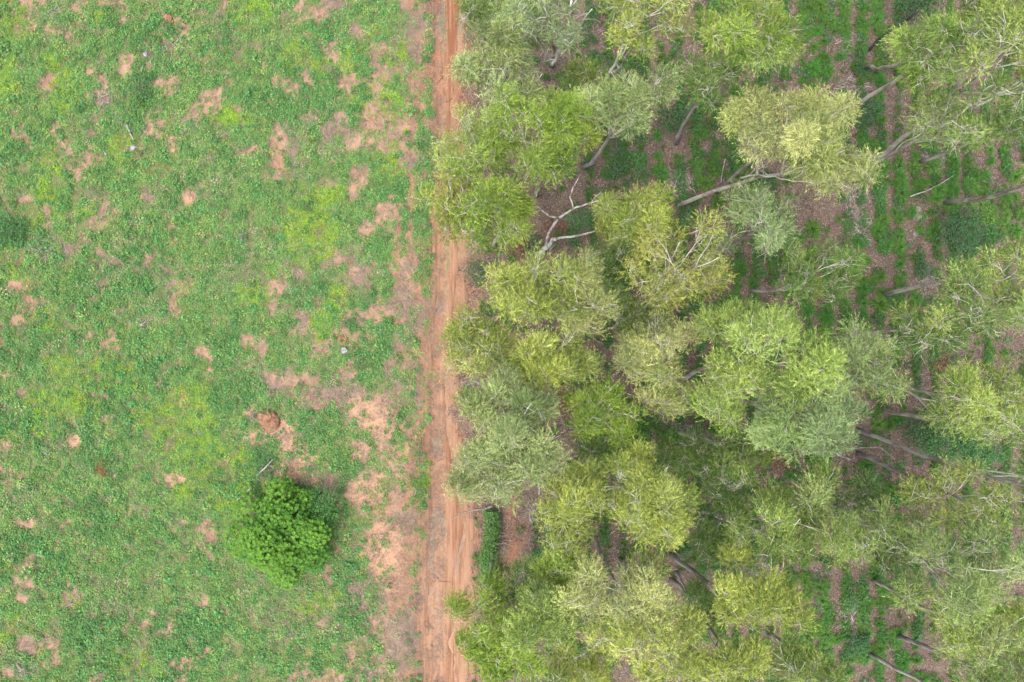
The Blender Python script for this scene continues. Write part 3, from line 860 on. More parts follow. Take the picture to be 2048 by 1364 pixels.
TREES = [
    # crown px x, y, rx, ry, height of crown centre, palette, density, trunk base px, label
    (1002, 140, 84, 86, 12, 'sage', 1.0, (1052, 225), 'pale sage eucalyptus beside the track near the top, white branching limb on its right'),
    (1084, 45, 80, 62, 12, 'blue', 0.40, (1104, 132), 'sparse eucalyptus at top edge with thick bare white forking trunk'),
    (962, 25, 55, 45, 9, 'green', 0.7, None, 'dark green thin eucalyptus crown at top edge right beside the red track'),
    (958, 300, 66, 72, 11, 'bright', 1.0, None, 'mid green eucalyptus on the track edge below the pale sage tree'),
    (1092, 285, 104, 88, 13, 'lime', 1.05, None, 'large bright lime eucalyptus just above the forked dead snag'),
    (905, 408, 60, 62, 11, 'yellow', 0.8, (960, 440), 'yellow green eucalyptus whose crown hangs out over the red track'),
    (985, 428, 78, 72, 12, 'lime', 1.0, None, 'lime green eucalyptus left of the forked dead snag'),
    (1252, 203, 80, 66, 12, 'sage', 1.0, (1168, 335), 'round pale grey green eucalyptus with long slanting grey trunk below it'),
    (1285, 45, 88, 52, 13, 'yellow', 0.6, (1214, 156), 'thin yellow green eucalyptus at top edge with straight pale leaning trunk through it'),
    (1492, 72, 98, 78, 14, 'lime', 0.95, (1425, 216), 'broad yellowish green eucalyptus at top edge right of the litter clearing'),
    (1425, 165, 50, 50, 11, 'green', 0.55, (1352, 288), 'dim thin green eucalyptus with thick short grey trunk leaning over brown litter'),
    (1585, 255, 125, 92, 14, 'cream', 0.95, None, 'cream yellow spreading eucalyptus above the brown leaning trunk with the cut orange base'),
    (1660, 325, 85, 72, 13, 'cream', 0.85, (1355, 412), 'cream yellow eucalyptus on the long low brown trunk with orange broken base'),
    (1276, 442, 72, 54, 12, 'yellow', 1.0, None, 'compact yellow green eucalyptus just right of the forked dead snag'),
    (1352, 535, 112, 88, 12, 'gold', 0.48, (1247, 640), 'golden open eucalyptus showing many white branches near the middle'),
    (1078, 592, 110, 64, 13, 'yellow', 0.95, None, 'full pale yellow green eucalyptus below the foot of the forked dead snag'),
    (1160, 610, 50, 66, 13, 'cream', 0.9, None, 'small cream green eucalyptus tucked on the right flank of the full yellow green one'),
    (958, 690, 70, 64, 11, 'yellow', 0.75, None, 'yellow green eucalyptus leaning over the middle of the track edge'),
    (1100, 725, 92, 58, 12, 'yellow', 0.9, None, 'flat olive yellow eucalyptus directly above the big pale sage one by the track'),
    (1010, 830, 88, 78, 14, 'sage', 1.0, None, 'pale sage eucalyptus by the track with white forked limb in its middle'),
    (985, 935, 78, 76, 13, 'sage', 0.85, None, 'pale sage eucalyptus directly above the creeper hedge with a crown ending over red earth'),
    (1066, 900, 52, 72, 13, 'sage', 0.85, None, 'narrow pale sage eucalyptus on the inner side of the sage pair by the track'),
    (1302, 715, 74, 64, 11, 'cream', 0.85, None, 'pale cream green eucalyptus left of the largest bright green crown'),
    (1335, 805, 44, 34, 10, 'cream', 0.7, None, 'small curled pale eucalyptus crown under the short grey trunk left of the largest green crown'),
    (1200, 832, 66, 54, 11, 'lime', 0.85, None, 'yellow green eucalyptus between the big sage tree and a strip of brown litter'),
    (1545, 715, 118, 96, 16, 'bright', 1.15, (1355, 765), 'largest bright green dense eucalyptus crown right of centre on a thick grey trunk'),
    (1460, 655, 58, 40, 13, 'bright', 0.9, None, 'small bright eucalyptus lobe at upper left of the largest bright green crown'),
    (1600, 830, 100, 82, 15, 'blue', 1.1, None, 'bluish pale green eucalyptus tucked under the largest bright green crown'),
    (1445, 790, 42, 70, 14, 'bright', 0.9, None, 'narrow green eucalyptus in front of the grey trunk left of the largest crown'),
    (1735, 730, 66, 66, 13, 'sage', 0.85, None, 'round dull sage eucalyptus right of the largest bright green crown'),
    (1635, 555, 92, 54, 10, 'green', 0.6, None, 'soft dark green see through eucalyptus between grass rows above the largest crown'),
    (1520, 450, 82, 66, 10, 'blue', 0.55, None, 'wispy bluish green eucalyptus right of the golden open one'),
    (1252, 985, 118, 72, 14, 'yellow', 1.05, None, 'vivid yellow eucalyptus crown in the lower middle'),
    (1310, 1040, 80, 50, 14, 'yellow', 0.95, None, 'lower right half of the vivid yellow pair above brown litter'),
    (1125, 1040, 48, 66, 12, 'yellow', 0.8, None, 'yellow green eucalyptus right of the bare red earth opening'),
    (1570, 1045, 112, 92, 13, 'olive', 0.75, (1402, 1022), 'olive yellow eucalyptus with white limbs looping along its lower edge'),
    (1460, 985, 44, 56, 10, 'green', 0.55, None, 'thin green eucalyptus left of the olive yellow one with looping limbs'),
    (1238, 1185, 108, 70, 14, 'cream', 1.0, None, 'pale cream green eucalyptus below the vivid yellow pair'),
    (1500, 1200, 88, 72, 14, 'yellow', 0.95, (1344, 1108), 'yellow green eucalyptus with a short thick pale grey trunk showing at upper left'),
    (1310, 1290, 112, 66, 14, 'yellow', 0.9, None, 'yellow green eucalyptus near the bottom with bent white limb in it'),
    (1085, 1232, 58, 58, 13, 'bright', 0.95, (1092, 1140), 'smooth streaky green eucalyptus above a white forked trunk near the bottom'),
    (972, 1262, 66, 80, 12, 'lime', 0.85, None, 'yellow green eucalyptus beside the track at lower left of the plantation'),
    (1010, 1335, 58, 46, 12, 'lime', 0.9, None, 'lime eucalyptus cut by the bottom edge beside the track'),
    (1125, 1140, 56, 56, 11, 'lime', 0.75, None, 'yellow green eucalyptus at lower right of the bare red earth opening'),
    (1030, 1180, 66, 44, 10, 'green', 0.7, (1030, 1158), 'streaky green eucalyptus at the foot of the bare red earth opening'),
    (1150, 1345, 66, 34, 11, 'yellow', 0.65, (1130, 1292), 'small yellow green eucalyptus on a white forked trunk at bottom edge'),
    (1470, 1335, 88, 44, 14, 'yellow', 0.9, None, 'yellow green eucalyptus cut by the bottom edge right of the bent white limb'),
    (1590, 1335, 70, 44, 13, 'olive', 0.8, (1540, 1270), 'dull olive eucalyptus at bottom edge left of the grass rows'),
    (1900, 1140, 148, 78, 14, 'sage', 0.9, (1690, 1078), 'large pale windswept eucalyptus at lower right'),
    (1750, 1085, 70, 50, 12, 'olive', 0.6, None, 'thin olive eucalyptus left of the large pale windswept one'),
    (1955, 1268, 92, 68, 13, 'yellow', 0.85, (1746, 1160), 'yellow eucalyptus at lower right on a long white slanting trunk'),
    (2000, 1370, 90, 50, 13, 'olive', 0.75, (1795, 1272), 'olive eucalyptus cut by the bottom right corner'),
    (1925, 1000, 92, 62, 13, 'gold', 0.75, (1716, 906), 'yellow olive eucalyptus on a slim pale trunk right of dark undergrowth'),
    (2110, 990, 80, 70, 14, 'sage', 0.8, (1712, 860), 'eucalyptus leaving the right edge on a very long thin slanting trunk'),
    (1945, 795, 110, 68, 13, 'yellow', 0.85, None, 'yellow windswept eucalyptus at right edge above dark green undergrowth'),
    (2010, 850, 60, 46, 12, 'sage', 0.7, None, 'small pale eucalyptus under the yellow windswept one at right edge'),
    (1960, 620, 105, 68, 13, 'olive', 0.8, (1716, 666), 'olive green eucalyptus at right edge on a reddish peeling trunk'),
    (2030, 545, 62, 60, 13, 'yellow', 0.7, None, 'yellowish eucalyptus cut by the right edge above the reddish trunk'),
    (1855, 665, 56, 48, 11, 'green', 0.6, None, 'thin green eucalyptus around the end of the reddish peeling trunk'),
    (1855, 112, 78, 66, 13, 'lime', 0.85, (1732, 134), 'fine leaved green eucalyptus near the upper right with a grey leaning trunk at its left'),
    (2000, 120, 92, 92, 15, 'yellow', 0.85, (1742, 330), 'tall yellow green eucalyptus near upper right corner on the long slanting reddish streaked trunk'),
    (1885, 255, 78, 58, 12, 'olive', 0.6, None, 'thin olive eucalyptus over the long slanting trunk at upper right'),
    (1990, 25, 80, 46, 14, 'yellow', 0.9, None, 'bright yellow eucalyptus crown in the upper right corner'),
    (2140, 335, 96, 66, 14, 'olive', 0.6, (1890, 405), 'eucalyptus leaving the right edge on a straight grey trunk across grass rows'),
    (1960, 1445, 90, 60, 13, 'olive', 0.7, (1736, 1306), 'eucalyptus leaving the bottom edge on a grey slanting trunk at lower right'),
    (1790, 1060, 60, 44, 8, 'green', 0.5, None, 'dim green young eucalyptus between the grass tufts left of the windswept tree'),
    (1212, 560, 44, 70, 8, 'green', 0.7, None, 'dim streaky young eucalyptus between the full yellow green and the golden trees'),
    (1262, 640, 50, 36, 7, 'olive', 0.5, None, 'low olive young eucalyptus around the foot of the golden open tree'),
    (1200, 905, 54, 40, 8, 'green', 0.7, None, 'dim green young eucalyptus right of the big sage tree'),
    (1335, 925, 60, 34, 7, 'green', 0.5, None, 'low dim young eucalyptus above the vivid yellow pair'),
    (1420, 915, 74, 44, 8, 'green', 0.6, None, 'dull green young eucalyptus under the bluish crown in mid plantation'),
    (1420, 1075, 56, 48, 8, 'green', 0.55, None, 'dull green young eucalyptus right of the vivid yellow pair'),
    (1400, 1230, 50, 60, 8, 'green', 0.7, None, 'dark green young eucalyptus between the cream and yellow crowns low down'),
    (1165, 180, 50, 66, 8, 'green', 0.7, None, 'dim green young eucalyptus between the white forked trunk and the lime crown'),
    (1030, 60, 60, 44, 9, 'sage', 0.7, None, 'dull sage eucalyptus left of the white forked trunk at top edge'),
    (1700, 1000, 62, 44, 7, 'green', 0.55, None, 'low green young eucalyptus on dark undergrowth right of the olive crown'),
    (1180, 1215, 36, 48, 7, 'green', 0.8, None, 'very dark young eucalyptus in the gap left of the cream crown low down'),
    (1490, 905, 50, 40, 8, 'lime', 0.5, None, 'low yellowish young eucalyptus beneath the bluish crown'),
    (2010, 250, 46, 36, 8, 'green', 0.7, None, 'dark young eucalyptus beneath the tall one near upper right corner'),
]
NLEAF = 0; ROOTS = []
for i, t in enumerate(TREES):
    rt, nlf = eucalyptus(*t, seed=1000 + i * 7)
    ROOTS.append(rt); NLEAF += nlf
print('LEAVES', NLEAF)

# the pale limbs that show through or above the foliage of some of them
def tree_near(px, py):
    k = min(range(len(TREES)), key=lambda i: (TREES[i][0] - px) ** 2 + (TREES[i][1] - py) ** 2)
    return ROOTS[k]

BIGLIMBS = [
    (1108, 45, [([(1105, 130, 2.5), (1124, 96, 6.5), (1138, 52, 11), (1143, 2, 15)], .17, .08), ([(1124, 96, 6.5), (1152, 58, 10.5), (1184, 18, 14)], .10, .03),
                ([(1117, 108, 6), (1117, 66, 9.5), (1111, 44, 11)], .09, .03), ([(1117, 66, 9.5), (1128, 72, 10)], .05, .03), ([(1095, 116, 5), (1078, 84, 9), (1064, 66, 11)], .09, .03)]),
    (1002, 140, [([(1060, 232, 5), (1058, 203, 9), (1052, 196, 11), (1030, 178, 13), (990, 168, 14)], .10, .02), ([(1058, 203, 9), (1064, 178, 12), (1084, 148, 14)], .06, .02),
                 ([(1056, 200, 10), (1062, 172, 13.5)], .05, .015), ([(1025, 140, 13.5), (1018, 118, 14.5), (1008, 102, 15)], .05, .02), ([(1028, 144, 13.4), (1000, 138, 14.5), (965, 140, 14.8)], .04, .012)]),
    (1010, 830, [([(1060, 862, 13), (1046, 846, 15), (1030, 836, 16), (1004, 826, 16.4)], .06, .015), ([(1046, 846, 15), (1050, 826, 16.5), (1062, 808, 17)], .07, .02),
                 ([(1060, 874, 14), (1040, 892, 16), (1012, 900, 17)], .07, .02), ([(1075, 935, 13), (1046, 960, 15.5), (1010, 970, 16.5)], .06, .02), ([(1076, 938, 13), (1078, 990, 14)], .06, .02)]),
    (1352, 535, [([(1247, 640, .8), (1290, 612, 5), (1330, 588, 8.5), (1394, 572, 12)], .15, .03), ([(1300, 605, 6), (1318, 556, 10), (1352, 500, 14), (1360, 484, 15)], .08, .02),
                 ([(1330, 588, 8.5), (1390, 535, 13.5), (1440, 514, 15)], .07, .02), ([(1262, 630, 3), (1236, 596, 6.5), (1205, 552, 9)], .05, .015),
                 ([(1284, 616, 4.6), (1286, 580, 8), (1282, 562, 10)], .05, .015), ([(1318, 556, 10), (1370, 516, 14.5)], .05, .015), ([(1390, 535, 13.5), (1425, 470, 15)], .035, .012)]),
    (1570, 1045, [([(1406, 1022, .6), (1450, 1040, 4), (1490, 1050, 7.5), (1522, 1064, 10), (1556, 1076, 13), (1586, 1058, 15), (1600, 1038, 16)], .14, .03), ([(1460, 1042, 5), (1478, 1006, 9), (1506, 976, 12)], .07, .025),
                  ([(1556, 1076, 13), (1610, 1098, 15.5)], .06, .02), ([(1538, 1066, 12), (1536, 1072, 13), (1552, 1082, 14), (1572, 1072, 15)], .06, .03)]),
    (1660, 325, [([(1480, 356, 7), (1520, 350, 9), (1570, 358, 11.5), (1628, 367, 13)], .10, .03), ([(1513, 352, 8.7), (1512, 326, 11), (1532, 306, 13)], .13, .04), ([(1590, 356, 12), (1640, 322, 15), (1690, 300, 16.5)], .05, .015)]),
    (1310, 1290, [([(1302, 1250, 14.5), (1313, 1254, 15), (1326, 1263, 15.5), (1334, 1282, 15.2)], .10, .05), ([(1302, 1250, 14.5), (1308, 1238, 15)], .06, .03), ([(1340, 1270, 15), (1372, 1282, 16), (1400, 1300, 16)], .05, .02)]),
    (1150, 1345, [([(1130, 1292, 2), (1144, 1318, 5), (1155, 1334, 8)], .12, .08), ([(1155, 1334, 8), (1152, 1362, 10)], .06, .03), ([(1155, 1334, 8), (1140, 1336, 9), (1130, 1348, 9.5)], .05, .03)]),
    (2000, 120, [([(1948, 216, 11), (1964, 186, 13), (1972, 154, 15)], .09, .04), ([(1972, 154, 15), (2004, 118, 17)], .05, .02), ([(1996, 88, 17), (2000, 62, 17.5)], .05, .02), ([(1948, 216, 11), (2000, 188, 13), (2044, 166, 14.5)], .12, .06)]),
    (1252, 203, [([(1236, 262, 10), (1262, 240, 13), (1300, 210, 15)], .07, .02), ([(1262, 240, 13), (1266, 218, 15)], .05, .02), ([(1236, 262, 10), (1210, 250, 13)], .05, .02)]),
    (1545, 715, [([(1490, 776, 17), (1512, 776, 17)], .13, .11), ([(1494, 784, 16.6), (1512, 790, 16.5)], .10, .07), ([(1424, 742, 17), (1432, 770, 15)], .04, .03)]),
    (1285, 45, [([(1214, 156, .6), (1240, 108, 5), (1264, 60, 9), (1290, 0, 14)], .16, .09), ([(1262, 60, 9), (1258, 36, 11)], .06, .03)]),
    (1335, 805, [([(1318, 814, 11), (1330, 804, 11.5), (1344, 796, 11.8)], .05, .03)]),
]
def big_limbs():
    rnd = random.Random(31)
    for tx, ty, strokes in BIGLIMBS:
        rt = tree_near(tx, ty)
        tk = [c for c in rt.children if c.name.startswith('trunk')][0]
        for pl, r0, r1 in strokes:
            pts = []
            for ax, ay, az in pl:
                az_ = az if az < 5 else az - 1.2
                gx, gy = G(ax, ay, az_)
                pts.append(Vector((gx, gy, az_)) - rt.location)
            fine = []
            for i in range(len(pts) - 1):
                m_ = max(2, int((pts[i + 1] - pts[i]).length / 0.5))
                for k in range(m_):
                    p = pts[i].lerp(pts[i + 1], k / m_)
                    if k: p += Vector((rnd.uniform(-1, 1), rnd.uniform(-1, 1), rnd.uniform(-1, 1))) * 0.07
                    fine.append(p)
            fine.append(pts[-1])
            n = len(fine)
            rads = [(r0 + (r1 - r0) * (i / (n - 1)) ** 0.8) * 0.66 for i in range(n)]
            mb = MB(); mb.tube(fine, rads, 7)
            for i in range(2, n - 1, 2):      # short side twigs
                e = fine[i] + Vector((rnd.gauss(0, 1), rnd.gauss(0, 1), rnd.gauss(.3, .5))).normalized() * rnd.uniform(.5, 1.3)
                mb.tube(curve(fine[i], e, 4, 0.12, rnd), [rads[i] * .4, rads[i] * .32, rads[i] * .2, 0.008], 4, cap=False)
            mb.build('limb', M_WHITELIMB, tk)
big_limbs()

# ------------------------------------------------------------------ shrubs, grass clumps and the round field tree
SH = {
    'emerald': ((0.048, 0.132, 0.046), (0.090, 0.195, 0.066)),
    'dark':    ((0.030, 0.082, 0.030), (0.058, 0.125, 0.044)),
    'teal':    ((0.036, 0.095, 0.042), (0.066, 0.140, 0.058)),
    'fresh':   ((0.075, 0.165, 0.035), (0.13, 0.23, 0.050)),
    'limebush': ((0.12, 0.20, 0.030), (0.19, 0.28, 0.040)),
    'fieldbush': ((0.042, 0.125, 0.036), (0.085, 0.190, 0.050)),
    'redbush': ((0.16, 0.11, 0.03), (0.26, 0.09, 0.04)),
    'greybush': ((0.12, 0.14, 0.10), (0.19, 0.20, 0.15)),
}

def shrub(px, py, rpx, hgt, pal, label, name='shrub', cat='shrub', group=None, seed=0, leaf=0.12, dens=1.0, ell=1.0, stems=6):
    r = np.random.default_rng(5000 + seed); rnd = random.Random(5000 + seed)
    x, y = G(px, py); z = gz(x, y)
    rad = rpx / PPM
    root = empty(name, (x, y, z))
    tag(root, label, cat, group)
    mb = MB()
    nl = max(5, int(5 + rad * 5))
    lob = []
    for i in range(nl):
        an = i * 2.4 + rnd.uniform(-.4, .4)
        q = math.sqrt((i + 0.4) / nl) * 0.85
        P = np.array([math.cos(an) * q * rad, math.sin(an) * q * rad * ell, hgt * (0.85 - 0.45 * q * q) * rnd.uniform(0.75, 1.1)])
        lob.append((P, rad * rnd.uniform(0.28, 0.48)))
        if i < stems + nl // 2:
            mb.tube(curve((0, 0, 0), tuple(P), 4, 0.1, rnd), [0.03, 0.024, 0.016, 0.008], 4, cap=False)
    mb.build('stem', M_TWIG, root)
    Os, Ds, Cs = [], [], []
    cb, ct = np.array(SH[pal][0]), np.array(SH[pal][1])
    for P, lr in lob:
        n = int(lr * lr * 9.0 / (leaf * leaf) * dens) + 8
        dirs = norm(r.normal(size=(n, 3)) + np.array([0, 0, 0.5]))
        O = P + dirs * (lr * np.cbrt(r.uniform(0.15, 1, n)))[:, None] * np.array([1, 1, min(0.8, hgt / rad * 0.6)])
        O[:, 2] = np.maximum(O[:, 2], 0.03)
        D = norm(dirs * np.array([1, 1, 0.4]) + r.normal(0, 0.5, (n, 3)))
        mf = np.clip(r.uniform(0, 1, n) * 0.7 + 0.3 * dirs[:, 2] + rnd.uniform(-.15, .15), 0, 1)[:, None]
        col = (cb * (1 - mf) + ct * mf) * r.uniform(0.75, 1.25, (n, 1)) * rnd.uniform(0.88, 1.12)
        Os.append(O); Ds.append(D); Cs.append(col)
    O = np.concatenate(Os); D = np.concatenate(Ds); col = np.concatenate(Cs); n = len(O)
    link('foliage', leaf_mesh('foliage', O, D, leaf * r.uniform(0.6, 1.3, n), leaf * 0.5 * r.uniform(0.7, 1.3, n), M_BROAD, col, up=1.6, r=r), root)
    return root

# the round bright tree standing alone in the field: leaves in whorls
def field_tree():
    r = np.random.default_rng(77); rnd = random.Random(77)
    zc = 3.0
    x, y = G(549, 1078, zc)
    bx, by = x + 0.1, y + 0.1
    root = empty('field_tree', (bx, by, gz(bx, by) - 0.05))
    tag(root, 'lone round bright green tree with whorled leaves standing in the open field', 'tree')
    rad = 3.2
    mb = MB()
    mb.tube(curve((0, 0, 0), (0.05, 0.1, 2.2), 5, 0.05, rnd), [0.2, 0.17, 0.15, 0.13, 0.11], 8)
    trunk = mb.build('trunk', M_GREYBARK, root)
    pts = []
    for i in range(24):
        an = i * 2.4 + rnd.uniform(-.3, .3); q = math.sqrt((i + 0.5) / 24) * rnd.choice((0.62, 0.78, 0.92, 1.08))
        P = Vector((math.cos(an) * q * rad, math.sin(an) * q * rad, 0.7 + 1.9 * max(0, 1 - q * q) * rnd.uniform(0.55, 1.3)))
        lm = MB()
        lp = curve((0.03, 0.05, rnd.uniform(0.9, 2.1)), P, 5, 0.08, rnd, sag=-0.05)
        lm.tube(lp, [0.08, 0.065, 0.05, 0.035, 0.02], 5, cap=False)
        for j in range(6):
            e = P + Vector((rnd.gauss(0, 1), rnd.gauss(0, 1), rnd.gauss(.2, .5))).normalized() * 0.8
            lm.tube(curve(lp[3], e, 3, 0.1, rnd), [0.025, 0.018, 0.008], 4, cap=False)
        lm.build('limb', M_GREYBARK, trunk)
        pts.append((np.array(P), rnd.choice((0.55, 0.75, 1.0, 1.25))))
    Os, Ds, Cs, Ls = [], [], [], []
    lo, hi = np.array((0.024, 0.098, 0.014)), np.array((0.118, 0.240, 0.028))
    for P, lr in pts:
        nw = int(330 * lr * lr * rnd.uniform(0.35, 1.0))
        dr = norm(r.normal(size=(nw, 3)) + np.array([0, 0, 0.45]))
        W = P + dr * (lr * np.cbrt(r.uniform(0.25, 1, nw)))[:, None] * np.array([1.15, 1.15, 0.85])
        k = 8
        a = np.linspace(0, 2 * np.pi, k, endpoint=False)[None, :] + r.uniform(0, 6.28, (nw, 1))
        ax = norm(dr * 0.6 + np.array([0, 0, 1.0]))
        u = norm(np.cross(ax, np.array([0.3, 1.0, 0.1]))); v = np.cross(ax, u)
        D = norm(u[:, None] * np.cos(a)[..., None] + v[:, None] * np.sin(a)[..., None] + ax[:, None] * r.uniform(0.0, 0.5, (nw, k))[..., None])
        mf = np.clip(rnd.uniform(-.1, .3) + 0.6 * r.uniform(0, 1, nw) + 0.25 * dr[:, 2], 0, 1)
        c = (lo * (1 - mf[:, None]) + hi * mf[:, None])[:, None] * r.uniform(0.8, 1.2, (nw, k))[..., None]
        Os.append(np.repeat(W, k, axis=0)); Ds.append(D.reshape(-1, 3)); Cs.append(c.reshape(-1, 3))
        Ls.append(np.repeat(r.uniform(0.10, 0.19, nw), k))
    O = np.concatenate(Os); D = np.concatenate(Ds); c = np.concatenate(Cs); L = np.concatenate(Ls)
    link('crown', leaf_mesh('crown', O, D, L, L * 0.42, M_BROAD, c, up=2.5, droop=0.1, r=r), root)
field_tree()

# grass clumps of the planting rows: one of each kind, then copies
CLUMPS = [(1661,47),(1655,28),(1752,18),(1626,141),(1658,147),(1626,176),(1761,352),(1793,367),(1755,381),(1843,370),(2001,311),(1966,273),(2037,264),
 (1761,335),(1761,403),(1796,353),(1796,383),(1799,403),(1837,362),(1866,403),(1817,421),(1796,474),(1943,359),(1975,439),(1981,465),(2028,459),(2034,430),
 (1720,556),(1720,594),(1723,612),(1758,612),(1761,585),(1793,585),(1793,612),(1649,635),(1667,594),(1685,609),(1623,462),(1711,488),(1708,538),(1802,676),
 (2010,708),(1394,342),(1405,368),(1432,348),(1432,403),(1473,395),(1487,400),(1520,371),(1575,362),(1619,459),(1587,482),(1616,506),(1440,535),
 (1477,544),(1502,565),(1464,594),(1443,612),(1443,550),(1526,623),(1323,348),(1320,389),(1335,447),(1244,129),(1314,270),(1317,311),(1273,320),
 (1394,267),(1396,323),(1429,311),(1429,337),(1622,100),(1622,141),(1622,182),(1608,155),(1616,18),(1631,59),(1476,323),(1470,188),(1493,173),
 (1654,1214),(1654,1234),(1688,1217),(1696,1191),(1634,1172),(1750,1143),(1755,1245),(1758,1270),(1789,1203),(1800,1315),(1800,1340),(1674,1276),
 (2026,1220),(2000,1225),(1806,997),(1626,1262),(1826,1318),(1834,1349),(1619,1250),(1617,1219),(1529,1284),(1605,1121),(1577,1160),(1611,1183),
 (1391,1115),(1425,1115),(1462,1101),(1490,1292),(1752,820),(1752,842),(1787,838),(1775,847),(1649,920),(1649,940),(1623,923),(1726,923),
 (1746,873),(1778,973),(1808,997),(1784,988),(1790,706),(1235,783),(1355,777),(1311,856),(1282,850),(1344,871),(1429,856),(1449,862),(1376,929),
 (1420,956),(1616,923),(1619,953),(1581,944),(1270,882),(1230,800),(1940,380),(1985,420),(1640,20),(1648,80),(1720,40),(1748,40),(1760,300),(1795,330),
 (1720,575),(1757,560),(1795,560),(1830,590),(1900,300),(1936,320),(2030,350),(2008,400),(1440,570),(1478,525),(1990,1190),(2038,1240),(1690,1240)]
GRASSC = [(0.042, 0.128, 0.022), (0.060, 0.158, 0.026), (0.088, 0.190, 0.036), (0.032, 0.100, 0.020)]
def grass_clumps():
    protos = []
    for i in range(4):
        root = empty('grass_clump', (0, 0, 0))
        m1 = tuft_mesh('blade_tuft', 260, 0.34, 0.70, 0.028, GRASSC, M_GRASS, 700 + i, 0.6)
        link('blade_tuft', m1, root)
        m2 = tuft_mesh('dead_blades', 26, 0.28, 0.55, 0.025, [(0.17, 0.13, 0.08), (0.12, 0.09, 0.055)], M_DRY, 720 + i, 1.6)
        link('dead_blades', m2, root)
        protos.append(root)
    rnd = random.Random(9)
    used = set()
    spots = list(CLUMPS)
    for (x0, x1, y0, y1) in ((1590, 1770, 5, 330), (1740, 2040, 285, 480), (1560, 1830, 490, 680), (1595, 1835, 1150, 1355), (1390, 1560, 300, 420)):
        k0 = math.ceil((x0 - 1432) / 36.2)
        for k in range(k0, int((x1 - 1432) / 36.2) + 1):
            yy = y0 + rnd.uniform(0, 20)
            while yy < y1:
                q = (1432 + 36.2 * k + rnd.uniform(-5, 5) + 4 * math.sin(yy * 0.02 + k), yy)
                if rnd.random() < 0.78 and all((q[0] - a) ** 2 + (q[1] - b) ** 2 > 17 ** 2 for a, b in spots) and len(spots) < 296:
                    spots.append(q)
                yy += rnd.uniform(19, 27)
    for px, py in spots:
        k = rnd.randrange(4)
        src = protos[k]
        if k in used:
            o = src.copy(); C.objects.link(o)
            for ch in src.children:
                c = ch.copy(); C.objects.link(c); c.parent = o
        else:
            o = src; used.add(k)
        x, y = G(px + rnd.uniform(-4, 4), py + rnd.uniform(-6, 6))
        o.location = (x, y, gz(x, y))
        o.rotation_euler = (0, 0, rnd.uniform(0, 6.28))
        sc = rnd.uniform(0.5, 0.88)
        o.scale = (sc * rnd.uniform(0.8, 1.0), sc * rnd.uniform(0.95, 1.5), sc)
        tag(o, 'fresh green clump of long bladed grass growing in a planting row between eucalyptus trunks', 'grass clump', 'grass clumps in the planting rows')
grass_clumps()

